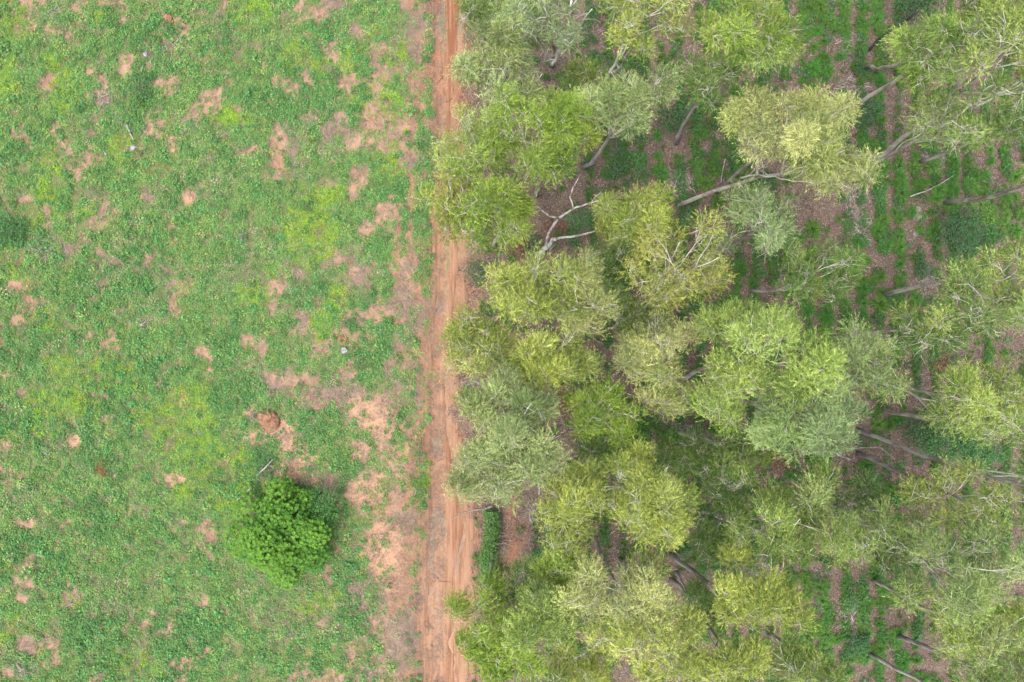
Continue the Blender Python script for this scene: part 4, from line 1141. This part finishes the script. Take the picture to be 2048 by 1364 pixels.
SHRUBS = [ # px, py, radius px, height, palette, label, leaf, density, elongation
    (652, 1008, 46, 2.2, 'fieldbush', 'dark emerald bush touching the upper right side of the lone round tree', 0.12, 0.9, 1.0),
    (598, 985, 26, 0.9, 'emerald', 'small dark bush just above the lone round tree', 0.12, 0.8, 1.0),
    (835, 975, 22, 0.6, 'fresh', 'leafy weed bush at the left edge of the track level with the lone round tree', 0.13, 0.7, 1.6),
    (838, 905, 18, 0.5, 'emerald', 'small leafy bush at the left track edge above the larger leafy weed bush', 0.12, 0.6, 1.4),
    (283, 180, 26, 0.6, 'emerald', 'deep green leafy weed bush around the thin dead stick near the top left stump', 0.13, 1.0, 1.5),
    (278, 208, 20, 0.5, 'fresh', 'yellow green weed bush between the top left stump and the grey split log', 0.13, 0.8, 1.2),
    (617, 416, 10, 0.5, 'teal', 'small dark bluish bush just above the bright lime grass patch', 0.09, 1.2, 1.2),
    (206, 938, 13, 0.4, 'redbush', 'small reddish orange bush alone among green weeds in the lower left field', 0.09, 0.9, 1.3),
    (490, 476, 11, 0.4, 'greybush', 'pale grey half dead bush left of the bright lime grass patch', 0.09, 0.7, 1.0),
    (528, 928, 28, 0.7, 'emerald', 'green bush grown over the grey broken branch below the termite mound', 0.12, 0.7, 1.1),
    (335, 60, 14, 0.5, 'emerald', 'bright green bush at the foot of the little red earth heap', 0.12, 0.7, 1.2),
    (553, 815, 9, 0.4, 'fresh', 'small green plant just above the termite mound', 0.09, 0.8, 1.0),
    (510, 832, 10, 0.4, 'greybush', 'greyish green plant left of the termite mound', 0.09, 0.6, 1.0),
    (20, 462, 36, 0.7, 'emerald', 'dark green weed thicket at the left edge above grey dead twigs', 0.13, 1.0, 0.8),
    (720, 725, 14, 0.4, 'emerald', 'low green bush right below the white stump', 0.10, 0.6, 1.5),
    (716, 735, 8, 0.3, 'fresh', 'tiny bright bush beside the low green one below the white stump', 0.08, 0.8, 1.0),
    (700, 650, 14, 0.4, 'emerald', 'dark green bush above the burrow mound', 0.11, 0.7, 1.2),
    (1880, 875, 62, 2.2, 'emerald', 'wide emerald thicket under the yellow windswept tree at right', 0.16, 0.8, 0.8),
    (1820, 850, 40, 1.4, 'dark', 'dark leafy thicket left of the wide emerald one at right', 0.15, 0.8, 0.9),
    (1950, 905, 44, 1.6, 'emerald', 'leafy thicket between two long slanting trunks at the right edge', 0.15, 0.7, 0.8),
    (1905, 470, 52, 1.8, 'teal', 'dark bluish green thicket among the grass rows at right', 0.14, 0.7, 0.9),
    (1945, 430, 30, 1.2, 'fresh', 'bright green bush on top right of the dark bluish thicket', 0.13, 0.8, 1.0),
    (1840, 540, 20, 0.9, 'teal', 'small bluish feathery bush below the dark bluish thicket', 0.10, 0.9, 0.8),
    (1820, 18, 50, 1.8, 'dark', 'dark bluish shrub at the top edge over a blackened trunk', 0.16, 0.7, 0.6),
    (1712, 122, 18, 0.9, 'dark', 'small dark shrub left of the grey leaning trunk near the top right', 0.11, 0.8, 1.2),
    (1718, 148, 14, 0.7, 'teal', 'low dark shrub at the foot of the grey leaning trunk near the top right', 0.11, 0.8, 1.0),
    (1790, 128, 20, 0.9, 'limebush', 'bright lime leafy bush right of the grey leaning trunk near the top right', 0.12, 0.7, 1.0),
    (1720, 225, 40, 1.1, 'teal', 'dark green shrub at the right end of the cream yellow crown', 0.14, 0.6, 0.8),
    (1535, 135, 30, 1.0, 'emerald', 'dark green shrub between the broad top tree and the cream yellow crown', 0.13, 0.7, 0.9),
    (1340, 245, 32, 1.2, 'dark', 'dark green shrub left of the thick short grey trunk over litter', 0.14, 0.8, 1.1),
    (1365, 230, 22, 1.0, 'emerald', 'emerald shrub touching the thick short grey trunk over litter', 0.13, 0.8, 1.1),
    (1270, 330, 22, 0.9, 'emerald', 'dark green shrub right of the pale grey green tree trunk', 0.13, 0.8, 1.4),
    (1525, 362, 20, 0.9, 'dark', 'dark shrub under the long low brown trunk', 0.12, 0.9, 0.9),
    (1546, 500, 15, 0.9, 'dark', 'small round dark shrub in the grass rows below the wispy bluish tree', 0.11, 1.0, 1.2),
    (1370, 440, 22, 0.9, 'emerald', 'dark green shrub below the orange broken trunk base', 0.13, 0.7, 0.9),
    (1160, 445, 30, 1.2, 'emerald', 'dark green shrub between the two arms of the forked dead snag', 0.14, 0.8, 0.9),
    (1070, 490, 18, 0.9, 'dark', 'dark green bush at the left foot of the forked dead snag', 0.13, 1.0, 1.2),
    (955, 545, 24, 1.0, 'teal', 'bluish green bush on the track edge left of the full yellow green tree', 0.12, 0.8, 1.2),
    (968, 468, 22, 0.9, 'teal', 'dark bluish bush on the inner track verge below the overhanging crown', 0.12, 0.8, 1.2),
    (1095, 1040, 18, 1.0, 'emerald', 'dark green bush on the right side of the bare red earth opening', 0.13, 0.8, 1.6),
    (1080, 1108, 20, 1.0, 'emerald', 'emerald bush at the lower right corner of the bare red earth opening', 0.13, 0.8, 1.2),
    (977, 1140, 20, 0.9, 'emerald', 'green bush at the lower end of the creeper hedge', 0.12, 0.8, 1.0),
    (1366, 1098, 18, 0.8, 'emerald', 'green shrub right above the short thick pale grey trunk low down', 0.12, 0.8, 0.9),
    (1296, 1120, 16, 0.8, 'fresh', 'bright green bush on brown litter below the vivid yellow pair', 0.12, 0.8, 1.5),
    (1384, 1190, 26, 1.0, 'dark', 'dark shrub below the short thick pale grey trunk low down', 0.13, 0.8, 1.0),
    (1385, 790, 16, 0.7, 'emerald', 'green shrub under the thick grey trunk left of the largest crown', 0.12, 0.8, 0.9),
    (1280, 872, 24, 0.8, 'fresh', 'green leafy shrub beside the strip of brown litter in mid plantation', 0.13, 0.7, 1.0),
    (1560, 880, 26, 1.0, 'dark', 'dark shrub in the shade under the bluish pale green crown', 0.13, 0.8, 0.8),
    (1712, 880, 13, 0.8, 'dark', 'small dark bush between the two long slanting trunks right of the bluish crown', 0.11, 0.9, 1.2),
    (1735, 960, 22, 0.9, 'emerald', 'emerald shrub below the slim pale trunk of the yellow olive tree', 0.12, 0.8, 0.9),
    (1707, 1279, 24, 1.0, 'teal', 'round bluish dark shrub below grey sticks near the bottom right', 0.12, 1.0, 1.1),
    (1694, 1195, 22, 0.9, 'emerald', 'dark green shrub left of the long white slanting trunk at lower right', 0.12, 0.8, 1.2),
    (1800, 990, 24, 0.9, 'emerald', 'green shrub below the yellow olive crown at right', 0.12, 0.7, 1.0),
    (1740, 700, 24, 0.9, 'dark', 'dark green shrub below the reddish peeling trunk', 0.13, 0.8, 0.8),
    (1180, 720, 24, 1.0, 'dark', 'dark shrub in the gap below the small cream green tree', 0.13, 0.7, 0.8),
    (1085, 600, 24, 1.0, 'dark', 'dark shrub glimpsed between the full yellow green tree and its neighbours', 0.13, 0.7, 0.8),
    (990, 240, 26, 1.2, 'dark', 'dark bush in the gap below the pale sage tree near the top', 0.14, 0.9, 0.8),
    (1200, 20, 20, 1.4, 'dark', 'dark green bush at the top edge right of the white forked trunk', 0.13, 0.9, 1.5),
    (1172, 82, 14, 0.8, 'dark', 'small dark bush on litter right of the white forked trunk', 0.12, 0.9, 1.2),
    (1235, 300, 20, 0.8, 'teal', 'bluish bush right of the lime crown above the snag', 0.12, 0.8, 1.2),
    (1230, 345, 24, 1.0, 'teal', 'dark bluish shrub above the compact yellow green tree', 0.13, 0.8, 0.9),
]
for i, (px, py, rp, h_, pal, lab, lf, dn, el) in enumerate(SHRUBS):
    shrub(px, py, rp, h_, pal, lab, seed=i, leaf=lf, dens=dn, ell=el, name='shrub')

# creeper hedge: a low strip of leaves along the red opening
def hedge():
    r = np.random.default_rng(88); rnd = random.Random(88)
    x, y = G(981, 1080)
    root = empty('creeper_hedge', (x, y, gz(x, y)))
    tag(root, 'narrow strip of bright green creeper along the left side of the bare red earth opening', 'hedge')
    half = 62 / PPM
    mb = MB()
    for k in range(7):
        yy = -half + (k + 0.5) * 2 * half / 7
        mb.tube(curve((rnd.uniform(-.1, .1), yy, 0), (rnd.uniform(-.2, .2), yy + rnd.uniform(-.3, .3), 1.1), 4, 0.1, rnd), [0.04, 0.03, 0.02, 0.012], 5, cap=False)
    mb.tube([(0, -half, 0.9), (0.05, -half * .4, 1.05), (-0.03, half * .3, 1.0), (0.02, half, 1.1)], [0.02] * 4, 5)
    mb.build('stem', M_TWIG, root)
    n = 5200
    yy = r.uniform(-half, half, n)
    w = 0.48 * (0.75 + 0.5 * fbm(yy * 1.1, yy * 0 + 2, 91, 3))
    xx = np.clip(r.normal(0, 0.5, n), -1.1, 1.1) * w + 0.15 * np.sin(yy * 1.3)
    zz = 1.1 * np.sqrt(np.clip(1 - (xx / 0.9) ** 2, 0.05, 1)) * r.uniform(0.5, 1.1, n)
    O = np.stack([xx, yy, zz], -1)
    D = norm(np.stack([np.sign(xx) * 0.5, r.normal(0, .6, n), r.normal(0, .4, n)], -1) + r.normal(0, .5, (n, 3)))
    mf = r.uniform(0, 1, (n, 1))
    col = (np.array(SH['emerald'][0]) * (1 - mf) + np.array(SH['fresh'][1]) * 0.85 * mf) * r.uniform(0.8, 1.2, (n, 1))
    link('foliage', leaf_mesh('foliage', O, D, r.uniform(.09, .17, n), r.uniform(.06, .11, n), M_BROAD, col, up=1.6, r=r), root)
hedge()

# ------------------------------------------------------------------ dead wood
def branch_thing(name, label, cat, px, py, strokes, mat=M_DEAD, group=None, part='branch'):
    """strokes: polylines of (photo px, photo py, height) with a start and an end radius; the first is the main piece"""
    x, y = G(px, py); z = gz(x, y)
    root = empty(name, (x, y, z))
    tag(root, label, cat, group)
    rnd = random.Random(int(px * 7 + py))
    for si, (pl, r0, r1) in enumerate(strokes):
        pts = []
        for (ax, ay, az) in pl:
            gx, gy = G(ax, ay, az)
            pts.append(Vector((gx - x, gy - y, az)))
        # refine with a little knobbliness
        fine = []
        for i in range(len(pts) - 1):
            m_ = max(2, int((pts[i + 1] - pts[i]).length / 0.35))
            for k in range(m_):
                p = pts[i].lerp(pts[i + 1], k / m_)
                if k: p += Vector((rnd.uniform(-1, 1), rnd.uniform(-1, 1), rnd.uniform(-1, 1))) * r0 * 0.5
                fine.append(p)
        fine.append(pts[-1])
        n = len(fine)
        mb = MB()
        mb.tube(fine, [(r0 + (r1 - r0) * i / (n - 1)) * rnd.uniform(0.85, 1.15) for i in range(n)], 8 if r0 > .05 else 5)
        mb.build('trunk' if (si == 0 and part == 'limb') else part, mat, root)
    return root

branch_thing('dead_tree', 'bare grey white forked dead snag with two curving arms below the lime tree', 'dead tree', 1076, 514, [
    ([(1076, 514, 0.0), (1092, 496, 2.2), (1112, 478, 4.2)], 0.21, 0.14),
    ([(1092, 492, 2.3), (1096, 468, 4.4), (1118, 436, 6.2), (1146, 418, 7.4), (1182, 406, 8.4), (1204, 402, 9.0)], 0.12, 0.035),
    ([(1118, 436, 6.2), (1098, 432, 6.8), (1088, 424, 7.0), (1074, 412, 7.4)], 0.075, 0.03),
    ([(1147, 418, 7.4), (1140, 394, 7.8), (1146, 374, 8.4), (1160, 350, 9.0)], 0.06, 0.02),
    ([(1182, 406, 8.4), (1190, 394, 8.8), (1200, 386, 9.2)], 0.04, 0.015),
    ([(1112, 478, 4.2), (1130, 474, 5.0), (1160, 470, 5.8), (1180, 465, 6.2), (1190, 461, 6.4)], 0.10, 0.04),
    ([(1100, 500, 1.6), (1110, 488, 2.4)], 0.07, 0.03),
], M_DEAD, part='limb')

branch_thing('split_log', 'slim grey split log lying in weeds just above the grey stump at upper left', 'log', 258, 262,
             [([(253, 250, .15), (257, 259, .15), (263, 272, .12), (266, 280, .1)], 0.10, 0.05)], M_GREYBARK)
branch_thing('fallen_branch', 'grey broken branch lying diagonally at upper left of the lone round tree', 'branch', 488, 990,
             [([(476, 999, .1), (486, 992, .12), (498, 980, .12), (505, 972, .15)], 0.09, 0.06)], M_GREYBARK)
branch_thing('fallen_branch', 'dark grey branch sticking out of the green bush below the termite mound', 'branch', 520, 945,
             [([(514, 950, .3), (524, 941, .5), (536, 930, .8), (547, 918, .9)], 0.07, 0.03), ([(536, 930, .8), (548, 934, .9)], 0.03, 0.015)], M_FIELDWOOD)
branch_thing('fallen_branch', 'pale silvery dead branch with fanned twigs in the left middle of the field', 'branch', 282, 650,
             [([(286, 664, .08), (281, 652, .15), (279, 646, .2)], 0.05, 0.035), ([(281, 652, .15), (288, 645, .3), (292, 640, .35)], 0.04, 0.015),
              ([(281, 650, .15), (284, 640, .3)], 0.03, 0.012), ([(282, 652, .15), (294, 648, .25)], 0.03, 0.012), ([(286, 664, .08), (300, 665, .06)], 0.02, 0.01)], M_FIELDWOOD)
branch_thing('dead_stick', 'thin pale dead stick standing in dark weeds below the top left stump', 'stick', 283, 145,
             [([(282, 151, .1), (283, 140, .4), (286, 130, .7)], 0.035, 0.015)], M_FIELDWOOD)
branch_thing('dead_stick', 'thin pale forked twig near the top right of the red earth heap', 'stick', 360, 80,
             [([(352, 73, .1), (358, 80, .1), (363, 90, .1)], 0.025, 0.012), ([(358, 80, .1), (360, 72, .15)], 0.015, 0.008)], M_FIELDWOOD)
branch_thing('dead_stick', 'pale crooked twig in the weeds of the lower left field', 'stick', 140, 1208,
             [([(132, 1214, .08), (140, 1208, .1), (150, 1206, .12)], 0.03, 0.012), ([(140, 1208, .1), (144, 1200, .2)], 0.015, 0.008)], M_FIELDWOOD)
branch_thing('dead_stick', 'pale bent twig below the split grey log in the upper left field', 'stick', 110, 345,
             [([(100, 340, .08), (112, 346, .08), (140, 345, .08)], 0.02, 0.01)], M_FIELDWOOD)
branch_thing('dead_stick', 'long grey dead stem fanning over weeds in the lower left field', 'stick', 245, 1125,
             [([(236, 1155, .1), (246, 1132, .15), (268, 1118, .25)], 0.025, 0.01), ([(246, 1132, .15), (262, 1130, .2)], 0.015, 0.008)], M_FIELDWOOD)
branch_thing('dead_stick', 'thin crossing sticks on the red track near the top', 'stick', 882, 155,
             [([(874, 164, .06), (881, 156, .08), (887, 146, .06)], 0.03, 0.015), ([(878, 158, .06), (886, 154, .1)], 0.015, 0.01)], M_BROWNWOOD)
branch_thing('dead_stick', 'short brown stick lying across the red track below the crossing sticks', 'stick', 892, 201,
             [([(882, 203, .06), (893, 201, .08), (904, 195, .06)], 0.035, 0.02)], M_BROWNWOOD)
branch_thing('dead_stick', 'thin dark stick lying across the red track in its lower third', 'stick', 892, 1166,
             [([(878, 1164, .05), (892, 1166, .06), (905, 1165, .05)], 0.02, 0.01)], M_BROWNWOOD)
branch_thing('fallen_branch', 'long thin pale branch lying across the verge left of the creeper hedge', 'branch', 950, 1020,
             [([(905, 1040, .06), (925, 1026, .1), (950, 1020, .15), (968, 1020, .5), (984, 1013, .9)], 0.015, 0.04),
              ([(940, 1022, .1), (942, 1035, .1)], 0.015, 0.01), ([(925, 1026, .1), (912, 1028, .08)], 0.012, 0.008)], M_FIELDWOOD)
branch_thing('fallen_log', 'short pale grey fallen log on litter under the bluish pale green crown', 'log', 1510, 895,
             [([(1508, 912, .12), (1512, 890, .14), (1516, 872, .14)], 0.11, 0.09)], M_GREYBARK)
branch_thing('fallen_log', 'short grey log on litter left of the dull green young tree in mid plantation', 'log', 1362, 885,
             [([(1352, 880, .12), (1362, 885, .13), (1372, 890, .12)], 0.11, 0.09)], M_GREYBARK)
branch_thing('fallen_log', 'grey fallen trunk with splayed twigs below the bluish crown', 'log', 1675, 905,
             [([(1640, 893, .15), (1660, 902, .16), (1690, 914, .18), (1706, 920, .2)], 0.12, 0.06), ([(1676, 908, .18), (1700, 900, .4), (1715, 898, .5)], 0.03, 0.01),
              ([(1690, 914, .18), (1706, 930, .2)], 0.03, 0.01), ([(1680, 908, .18), (1700, 922, .3)], 0.02, 0.008)], M_GREYBARK)
branch_thing('fallen_branch', 'thin white branch lying across dark grass right of the twig pile', 'branch', 1850, 395,
             [([(1820, 393, .4), (1850, 383, .5), (1880, 368, .6), (1905, 352, .7)], 0.035, 0.012)], M_DEAD)
branch_thing('fallen_branch', 'curved white branch arching over undergrowth beside the slim pale trunk at right', 'branch', 1710, 898,
             [([(1678, 905, .8), (1700, 897, 1.6), (1735, 895, 2.4), (1758, 894, 2.8), (1775, 905, 3.0), (1790, 918, 3.2)], 0.03, 0.014)], M_DEAD)
branch_thing('dead_stick', 'upright thin white pole beside the long low brown trunk', 'stick', 1442, 365,
             [([(1442, 366, .1), (1445, 345, .9), (1451, 318, 2.0)], 0.04, 0.025)], M_DEAD)
branch_thing('dead_stick', 'bent white stick over grey twigs left of the long low brown trunk', 'stick', 1388, 385,
             [([(1374, 373, .1), (1388, 380, .3), (1393, 390, .1)], 0.035, 0.02)], M_DEAD)
branch_thing('burnt_trunk', 'blackened thin trunk leaning under the dark shrub at the top edge', 'trunk', 1738, 100,
             [([(1738, 100, .1), (1765, 74, 1.4), (1800, 48, 3.0), (1836, 22, 4.6)], 0.10, 0.08)], bark_material('burnt_bark', (0.035, 0.035, 0.037), (0.015, 0.015, 0.016)))

def brush_pile(px, py, rpx, label, n, seed, mat=M_TWIG, ell=1.0, hgt=0.35, long=0.9):
    rnd = random.Random(seed)
    x, y = G(px, py)
    root = empty('brush_pile', (x, y, gz(x, y)))
    tag(root, label, 'brush pile')
    rad = rpx / PPM
    main = rnd.uniform(0, 3.14)
    mb = MB(); mt = MB()
    for i in range(n):
        a = rnd.uniform(0, 6.28); q = math.sqrt(rnd.random()) * rad
        c = Vector((math.cos(a) * q, math.sin(a) * q * ell, 0.05 + hgt * (1 - q / rad) * rnd.random()))
        an = main + rnd.gauss(0, 0.8)
        L = long * rnd.uniform(0.4, 1.3)
        dv = Vector((math.cos(an), math.sin(an), rnd.gauss(0, 0.15))) * L * 0.5
        p0, p1 = c - dv, c + dv
        p0.z = max(p0.z, 0.03); p1.z = max(p1.z, 0.03)
        big = rnd.random() < 0.18
        r0 = rnd.uniform(0.022, 0.04) if big else rnd.uniform(0.008, 0.018)
        (mb if big else mt).tube(curve(p0, p1, 3, 0.08, rnd), [r0, r0 * .8, r0 * .35], 4 if big else 3, cap=False)
    if mb.v: tag(mb.build('sticks', mat, root), kind='stuff')
    tag(mt.build('twigs', mat, root), kind='stuff')

PILES = [
    (1715, 455, 34, 'large grey twig pile among the grass rows right of the wispy bluish tree', 260, 1.1),
    (1712, 390, 26, 'grey brown twig pile under the right end of the cream yellow crowns', 170, 1.4),
    (1705, 185, 32, 'grey dead twig heap below the grey leaning trunk near the top right', 200, 1.0),
    (1700, 95, 24, 'thin grey twig heap between grass rows near the top right', 120, 1.4),
    (1868, 318, 24, 'small dark twig heap under the long slanting trunk at upper right', 120, 0.9),
    (1350, 365, 32, 'grey brown dead twig heap left of the orange broken trunk base', 160, 0.9),
    (1560, 905, 34, 'dark brown twig heap in the gap below the bluish pale green crown', 190, 1.1),
    (1122, 805, 26, 'reddish brown dead twig heap in the gap right of the big pale sage tree', 150, 1.0),
    (1525, 1140, 40, 'round grey brown twig heap under the olive tree with looping limbs', 240, 0.7),
    (1705, 1235, 30, 'grey stick heap beside the round bluish dark shrub near the bottom right', 120, 0.9),
    (1855, 555, 24, 'pale straw coloured twig heap below the dark bluish thicket', 120, 0.8),
    (1040, 500, 26, 'reddish brown twig heap left of the forked dead snag foot', 110, 0.8),
    (1110, 455, 28, 'reddish brown dead stems between the arms of the forked dead snag', 130, 1.0),
    (950, 775, 22, 'grey dead twig heap on the track edge beside the big pale sage tree', 110, 1.0),
    (935, 250, 12, 'small grey twig heap on the right track edge near the top', 60, 1.4),
    (1000, 1075, 22, 'thin bare grey twigs leaning into the bare red earth opening from the hedge', 60, 1.5),
    (1070, 1020, 18, 'tangled dark bare twigs at the upper right of the bare red earth opening', 90, 1.4),
    (1360, 860, 22, 'grey twig heap on litter above the short grey log in mid plantation', 90, 0.7),
    (1070, 1320, 30, 'grey twig heap beside the white forked trunk at the bottom', 110, 0.7),
    (1835, 1095, 18, 'small brown twig heap left of the large pale windswept tree', 70, 1.0),
    (1880, 725, 18, 'dark brown twig heap above the yellow windswept tree at right', 90, 0.9),
    (1740, 780, 14, 'small brown twig heap below the round dull sage tree', 50, 1.0),
    (85, 500, 32, 'grey dead twig patch at the left edge of the field below the dark weed thicket', 110, 0.7),
    (50, 1335, 26, 'grey dead twig patch in the bottom left corner', 80, 0.8),
    (205, 195, 22, 'grey dead twig patch left of the deep green weed bush in the upper left field', 70, 1.0),
    (110, 30, 18, 'grey twig patch at the top edge of the field near the left corner', 60, 1.0),
]
for i, (px, py, rp, lab, n, el) in enumerate(PILES):
    brush_pile(px, py, rp, lab, n, 900 + i, ell=el, mat=M_BROWNWOOD if 'brown' in lab and 'grey' not in lab else M_TWIG, long=0.9 if px > 900 else 0.6)

# ------------------------------------------------------------------ mounds, stumps, rocks
def earth_material(name, a, b):
    m, nt, out = newmat(name)
    n1 = noise(nt, 5, 5, 0.7); n2 = noise(nt, 22, 4, 0.7)
    c = mixrgb(nt, a, b, ramp(nt, n1, 0.38, 0.62))
    c = mixrgb(nt, c, tuple(v * 0.55 for v in b), math_(nt, 'MULTIPLY', ramp(nt, n2, 0.54, 0.68), 0.6))
    p = N(nt, 'ShaderNodeBsdfPrincipled'); p.inputs['Roughness'].default_value = 0.95; p.inputs['Specular IOR Level'].default_value = 0.1
    nt.links.new(c, p.inputs['Base Color'])
    bm_ = N(nt, 'ShaderNodeBump'); bm_.inputs['Strength'].default_value = 0.8; bm_.inputs['Distance'].default_value = 0.05
    nt.links.new(n2, bm_.inputs['Height']); nt.links.new(bm_.outputs[0], p.inputs['Normal'])
    nt.links.new(p.outputs[0], out.inputs[0])
    return m
M_EARTH = earth_material('red_mound_earth', (0.215, 0.122, 0.078), (0.155, 0.080, 0.048))
M_DARKHOLE = earth_material('burrow_shade', (0.03, 0.018, 0.012), (0.02, 0.012, 0.008))  # mound earth darkened to near black: shade inside the burrow, put into the colour
M_STONE = earth_material('pale_stone', (0.20, 0.18, 0.155), (0.13, 0.115, 0.10))

def dome_mesh(name, rad, hgt, seed, mat, prof=None, rough=0.18, nr=14, na=40):
    V = [(0, 0, prof(0) * hgt if prof else hgt)]; F = []
    for i in range(1, nr + 1):
        t = i / nr
        for k in range(na):
            a = 2 * math.pi * k / na
            n_ = float(fbm(np.array([math.cos(a) * 1.7 + t * 2 + seed]), np.array([math.sin(a) * 1.7 + t + seed * 1.3]), 60 + seed, 3)[0]) - 0.5
            rr = rad * t * (1 + rough * 1.6 * n_)
            z = (prof(t) if prof else math.sqrt(max(0, 1 - t ** 2.2))) * hgt * (1 + rough * 2 * n_)
            if i == nr: z = -0.15
            V.append((rr * math.cos(a), rr * math.sin(a), z))
    for k in range(na): F.append((0, 1 + k, 1 + (k + 1) % na))
    for i in range(nr - 1):
        for k in range(na):
            a0 = 1 + i * na; a1 = 1 + (i + 1) * na
            F.append((a0 + k, a1 + k, a1 + (k + 1) % na, a0 + (k + 1) % na))
    me = bpy.data.meshes.new(name)
    me.from_pydata(V, [], F); me.materials.append(mat)
    me.polygons.foreach_set('use_smooth', [True] * len(F)); me.update()
    return me

def place(name, px, py, label, cat):
    x, y = G(px, py)
    e = empty(name, (x, y, gz(x, y)))
    tag(e, label, cat)
    return e

e = place('termite_mound', 545, 839, 'rounded reddish brown termite mound on bare pale soil above the lone tree', 'termite mound')
link('dome', dome_mesh('dome', 0.62, 0.5, 1, M_EARTH, rough=0.28, nr=20, na=56), e)
link('side_mound', dome_mesh('side_mound', 0.30, 0.28, 2, M_EARTH), e, (-0.72, 0.28, 0))
link('side_mound', dome_mesh('side_mound', 0.26, 0.22, 3, M_EARTH), e, (-0.62, -0.15, 0))
link('apron', dome_mesh('apron', 1.05, 0.14, 4, M_EARTH, rough=0.4, prof=lambda t: (1 - t) ** 1.3), e, (-0.05, -0.1, -0.02))

e = place('burrow_mound', 686, 681, 'ring of fresh red earth around a dark burrow hole above the white stump', 'burrow')
link('rim', dome_mesh('rim', 0.46, 0.20, 5, M_EARTH, prof=lambda t: 1.0 - (1 - t / .45) ** 2 * 1.4 if t < .45 else max(0, 1 - ((t - .45) / .55) ** 1.3)), e)
link('hole', dome_mesh('hole', 0.11, 0.06, 6, M_DARKHOLE), e, (0.05, -0.03, 0.0))  # small dome coloured as the shade down the burrow
r_ = np.random.default_rng(5)
a_ = r_.uniform(0, 6.28, 14)
link('sprout', leaf_mesh('sprout', np.stack([np.cos(a_) * .04 + .06, np.sin(a_) * .04 + .02, np.full(14, .08)], -1), norm(np.stack([np.cos(a_), np.sin(a_), np.full(14, .5)], -1)),
     np.full(14, .13), np.full(14, .06), M_BROAD, np.tile(np.array(SH['fresh'][0]), (14, 1)), r=r_), e)
e = place('earth_heap', 337, 38, 'small heap of orange red earth among weeds near the top of the field', 'earth heap')
link('heap', dome_mesh('heap', 0.36, 0.22, 7, M_EARTH), e)
link('clod', dome_mesh('clod', 0.12, 0.10, 8, M_EARTH), e, (0.3, -0.2, 0))

def stump(px, py, rad, hgt, label, tilt=0.0, az=0.0, bark=M_GREYBARK, cut=None):
    e = place('tree_stump', px, py, label, 'stump')
    rnd = random.Random(int(px))
    V = []; F = []
    na = 14
    for i, (t, k) in enumerate(((0, 1.35), (0.25, 1.08), (0.7, 1.0), (1.0, 0.96))):
        for j in range(na):
            a = 2 * math.pi * j / na
            q = rad * k * (1 + 0.12 * math.sin(a * 3 + px) + rnd.uniform(-.04, .04))
            V.append((q * math.cos(a) + math.sin(tilt) * math.cos(az) * hgt * t, q * math.sin(a) + math.sin(tilt) * math.sin(az) * hgt * t, hgt * t * math.cos(tilt) - 0.04 + rnd.uniform(-.01, .01)))
    for i in range(3):
        for j in range(na):
            F.append((i * na + j, i * na + (j + 1) % na, (i + 1) * na + (j + 1) % na, (i + 1) * na + j))
    me = bpy.data.meshes.new('bark'); me.from_pydata(V, [], F); me.materials.append(bark); me.update()
    link('bark', me, e)
    top = [Vector(V[3 * na + j]) for j in range(na)]
    cen = sum(top, Vector()) / na
    V2 = [tuple(cen + Vector((0, 0, 0.012)))] + [tuple(p + (cen - p) * 0.04 + Vector((0, 0, 0.006))) for p in top]
    me = bpy.data.meshes.new('cut_face'); me.from_pydata(V2, [], [(0, 1 + j, 1 + (j + 1) % na) for j in range(na)])
    me.materials.append(cut or M_DEAD); me.update()
    link('cut_face', me, e)
M_WHITECUT = bark_material('white_cut_wood', (0.22, 0.21, 0.215), (0.12, 0.11, 0.11), 9)
stump(693, 703, 0.24, 0.28, 'white topped stump just below the burrow hole in the field', 0.5, 2.4, cut=M_WHITECUT)
stump(271, 296, 0.20, 0.26, 'grey weathered stump below the slim split log at upper left', 0.5, 3.4, cut=M_WHITECUT)
stump(295, 114, 0.15, 0.3, 'small pale grey stump near the top left, above a thin dead stick', 0.4, 2.0, cut=M_WHITECUT)
stump(214, 310, 0.09, 0.2, 'tiny grey stump left of the grey weathered one at upper left', 0.3, 2.0, cut=M_WHITECUT)
stump(1361, 409, 0.24, 0.22, 'orange splintered stump at the foot of the long low brown trunk', 0.3, 0.4, bark=M_BROWNWOOD, cut=M_CUT)

for (px, py, rad, lab) in ((1834, 420, 0.30, 'pale rock among grass clumps, upper one of the three at right'),
                           (1833, 434, 0.34, 'largest pale rock among grass clumps, middle one of the three at right'),
                           (1830, 468, 0.22, 'small pale rock among grass clumps, lowest of the three at right')):
    e = place('rock', px, py, lab, 'rock')
    link('stone', dome_mesh('stone', rad, rad * 0.75, int(py), M_STONE, rough=0.3, nr=8, na=16), e)
